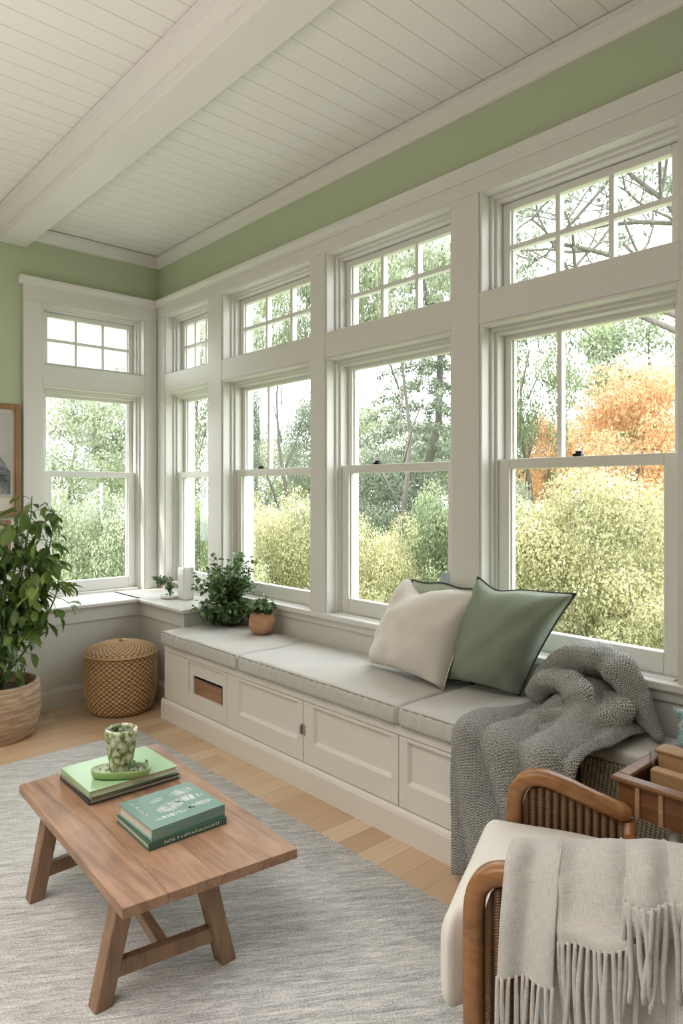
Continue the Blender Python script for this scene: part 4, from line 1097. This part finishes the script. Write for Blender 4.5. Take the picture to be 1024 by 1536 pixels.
Q_ = [
 ('tree', 'orange autumn maple in the upper right window', 960, 10.5, 538, 230, TR_O, 1),
 ('tree', 'small orange tree half hidden behind the window muntin', 825, 13.5, 620, 110, TR_O, 1),
 ('tree', 'green loose-branched tree at the left of the rightmost window', 790, 12.5, 400, 210, TR_G, 1),
 ('tree', 'tall dark green tree above the orange maple', 985, 14.5, 415, 300, TR_G, 1),
 ('tree', 'dark rounded tree behind the golden shrub', 585, 10.5, 672, 170, TR_D, 1),
 ('tree', 'pale green tree beneath the conifer branches', 560, 15, 590, 260, TR_P, 1),
 ('tree', 'yellowish leafy tree showing in the transom of the second window from the right', 605, 8.8, 330, 250, TR_Y, 1),
 ('tree', 'narrow dark tree at the left edge of the middle window', 372, 11, 555, 50, TR_D, 1),
 ('tree', 'grey-green tree at the right edge of the middle window', 470, 12, 585, 120, TR_D, 1),
 ('tree', 'pale hazy tree low across the middle window', 410, 14.5, 640, 230, TR_P, 1),
 ('tree', 'tall pale green tree filling the narrow corner window', 292, 9.5, 440, 150, TR_P, 1),
 ('tree', 'light green tree spreading behind the middle transom panes', 425, 9.6, 380, 190, TR_Y, 1),
 ('tree', 'broad green tree in the upper sash of the left window', 110, 10.5, 565, 240, TR_P, 1),
 ('tree', 'rounded green tree at the right of the left window', 195, 11.5, 535, 160, TR_G, 1),
 ('tree', 'pale green tree behind the yellow shrubs of the rightmost window', 900, 15.5, 610, 330, TR_P, 1),
 ('tree', 'distant pale tree between the rightmost windows', 715, 15, 600, 240, TR_P, 1),
]
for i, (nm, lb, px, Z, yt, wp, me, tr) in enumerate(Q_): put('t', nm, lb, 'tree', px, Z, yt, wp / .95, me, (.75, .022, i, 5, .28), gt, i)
o = thing('conifer_tree', 'tall conifer with layered horizontal branches in the second window from the right', 'tree', at(640, 11), gt); hC = zh(330, 11); wC = 4.4; o.scale = (wC, wC, hC)
child('foliage', CON, o); trunk(o, .98, .022, 3, 0)
# bare-limbed oak above the right window
def oak():
    random.seed(5); o = thing('oak_tree', 'sparse oak with spreading grey limbs above the rightmost window', 'tree', at(1120, 8.2), gt); m = MB(); tips = []
    def br(p, d, L, r0, lev):
        P = [p]; dd = d.copy()
        for k in range(5):
            dd = (dd + rv() * .22 + Vector((0, 0, .03))).normalized(); P.append(P[-1] + dd * L / 5)
        m.tube(P, [r0 * (1 - .5 * k / 5) for k in range(6)], 6 if lev else 9, False)
        tips.extend(P[3:] if lev > 1 else [])
        if lev < 4:
            for k in range(3 if lev else 6):
                q = P[random.choice((2, 3, 4, 5))]; a = rv(); a.z = abs(a.z) * .35; br(q, (dd * .6 + a * .9).normalized(), L * random.uniform(.55, .8), r0 * .5, lev + 1)
    P0 = [Vector((.05 * math.sin(k), .05 * math.cos(k * 1.7), 5.6 * k / 6)) for k in range(7)]; m.tube(P0, [.17 * (1 - .5 * k / 6) for k in range(7)], 10)
    LF = Vector((-.74, -.66, 0))
    for (zz, up, L, rr2) in ((3.5, .12, 2.2, .05), (3.8, .32, 2.4, .05), (4.3, .2, 2.5, .045), (4.7, .42, 2.2, .045), (5.1, .2, 2.0, .04), (4.0, .5, 1.8, .04)):
        br(Vector((0, 0, zz)), (LF + Vector((0, 0, up)) + rv() * .12).normalized(), L, rr2, 1)
    sm(m).build('trunk', M['bark'], o, local=True)
    sel = [t for t in tips if random.random() < .8]
    V, F_, t = leafcloud(np.array([tuple(q) for q in sel]), np.full(len(sel), .16), 20, .034, 3); child('foliage', leafmesh('oak_leaves', V, F_, t, M['leaf_deep']), o)
oak()
p_ = at(152, 7.6); ps = tag(sm(MB().tube([(p_[0], p_[1], -.8), (p_[0], p_[1], 1.28)], .02, 10)).build('garden_post', M['white']), 'slim white post standing outside the left window', 'post')

# ------------------------------------------------------------------ light
W = bpy.data.worlds.new('sky'); bpy.context.scene.world = W; W.use_nodes = True
bg = W.node_tree.nodes['Background']; bg.inputs[0].default_value = (.93, .97, 1.0, 1); bg.inputs[1].default_value = 5.2
def sun(e, ang, rot, col):
    l = bpy.data.lights.new('sun', 'SUN'); l.energy = e; l.angle = ang; l.color = col; o = bpy.data.objects.new('sun', l); COL.objects.link(o); o.rotation_euler = rot
sun(4.6, .06, (math.radians(42), 0, math.radians(-24)), (1, .93, .80))
def area(name, loc, rot, sx, sy, e, col, spread=180):
    l = bpy.data.lights.new(name, 'AREA'); l.shape = 'RECTANGLE'; l.size = sx; l.size_y = sy; l.energy = e; l.color = col; l.spread = math.radians(spread)
    o = bpy.data.objects.new(name, l); COL.objects.link(o); o.location = loc; o.rotation_euler = rot
area('overhead_fill', (3.0, -2.7, 2.6), (0, 0, 0), 3.0, 1.6, 34, (1, .92, .88), 105)  # added unseen fill brightening rug and bench, no fixture there
area('upward_fill', (2.4, -3.5, .6), (PI, 0, 0), 2.6, 1.6, 54, (1, .92, .88), 130)  # added unseen fill aimed up to brighten the ceiling

# ------------------------------------------------------------------ camera
cam = bpy.data.cameras.new('camera'); co = bpy.data.objects.new('camera', cam); COL.objects.link(co)
co.location = (4.1703, -2.1508, 1.1931); co.rotation_euler = (PI / 2, 0, PI / 2 - .7369)
cam.sensor_width = 36; cam.sensor_fit = 'AUTO'; cam.lens = 1027.6 / 1536 * 36; cam.shift_y = (736.06 - 768) / 1536; cam.clip_start = .02; cam.clip_end = 200
sc = bpy.context.scene; sc.camera = co
sc.view_settings.view_transform = 'Standard'; sc.view_settings.look = 'None'; sc.view_settings.exposure = 0.2
sc.cycles.use_denoising = True; sc.cycles.max_bounces = 8; sc.cycles.diffuse_bounces = 5; sc.cycles.transparent_max_bounces = 16; sc.cycles.sample_clamp_indirect = 6
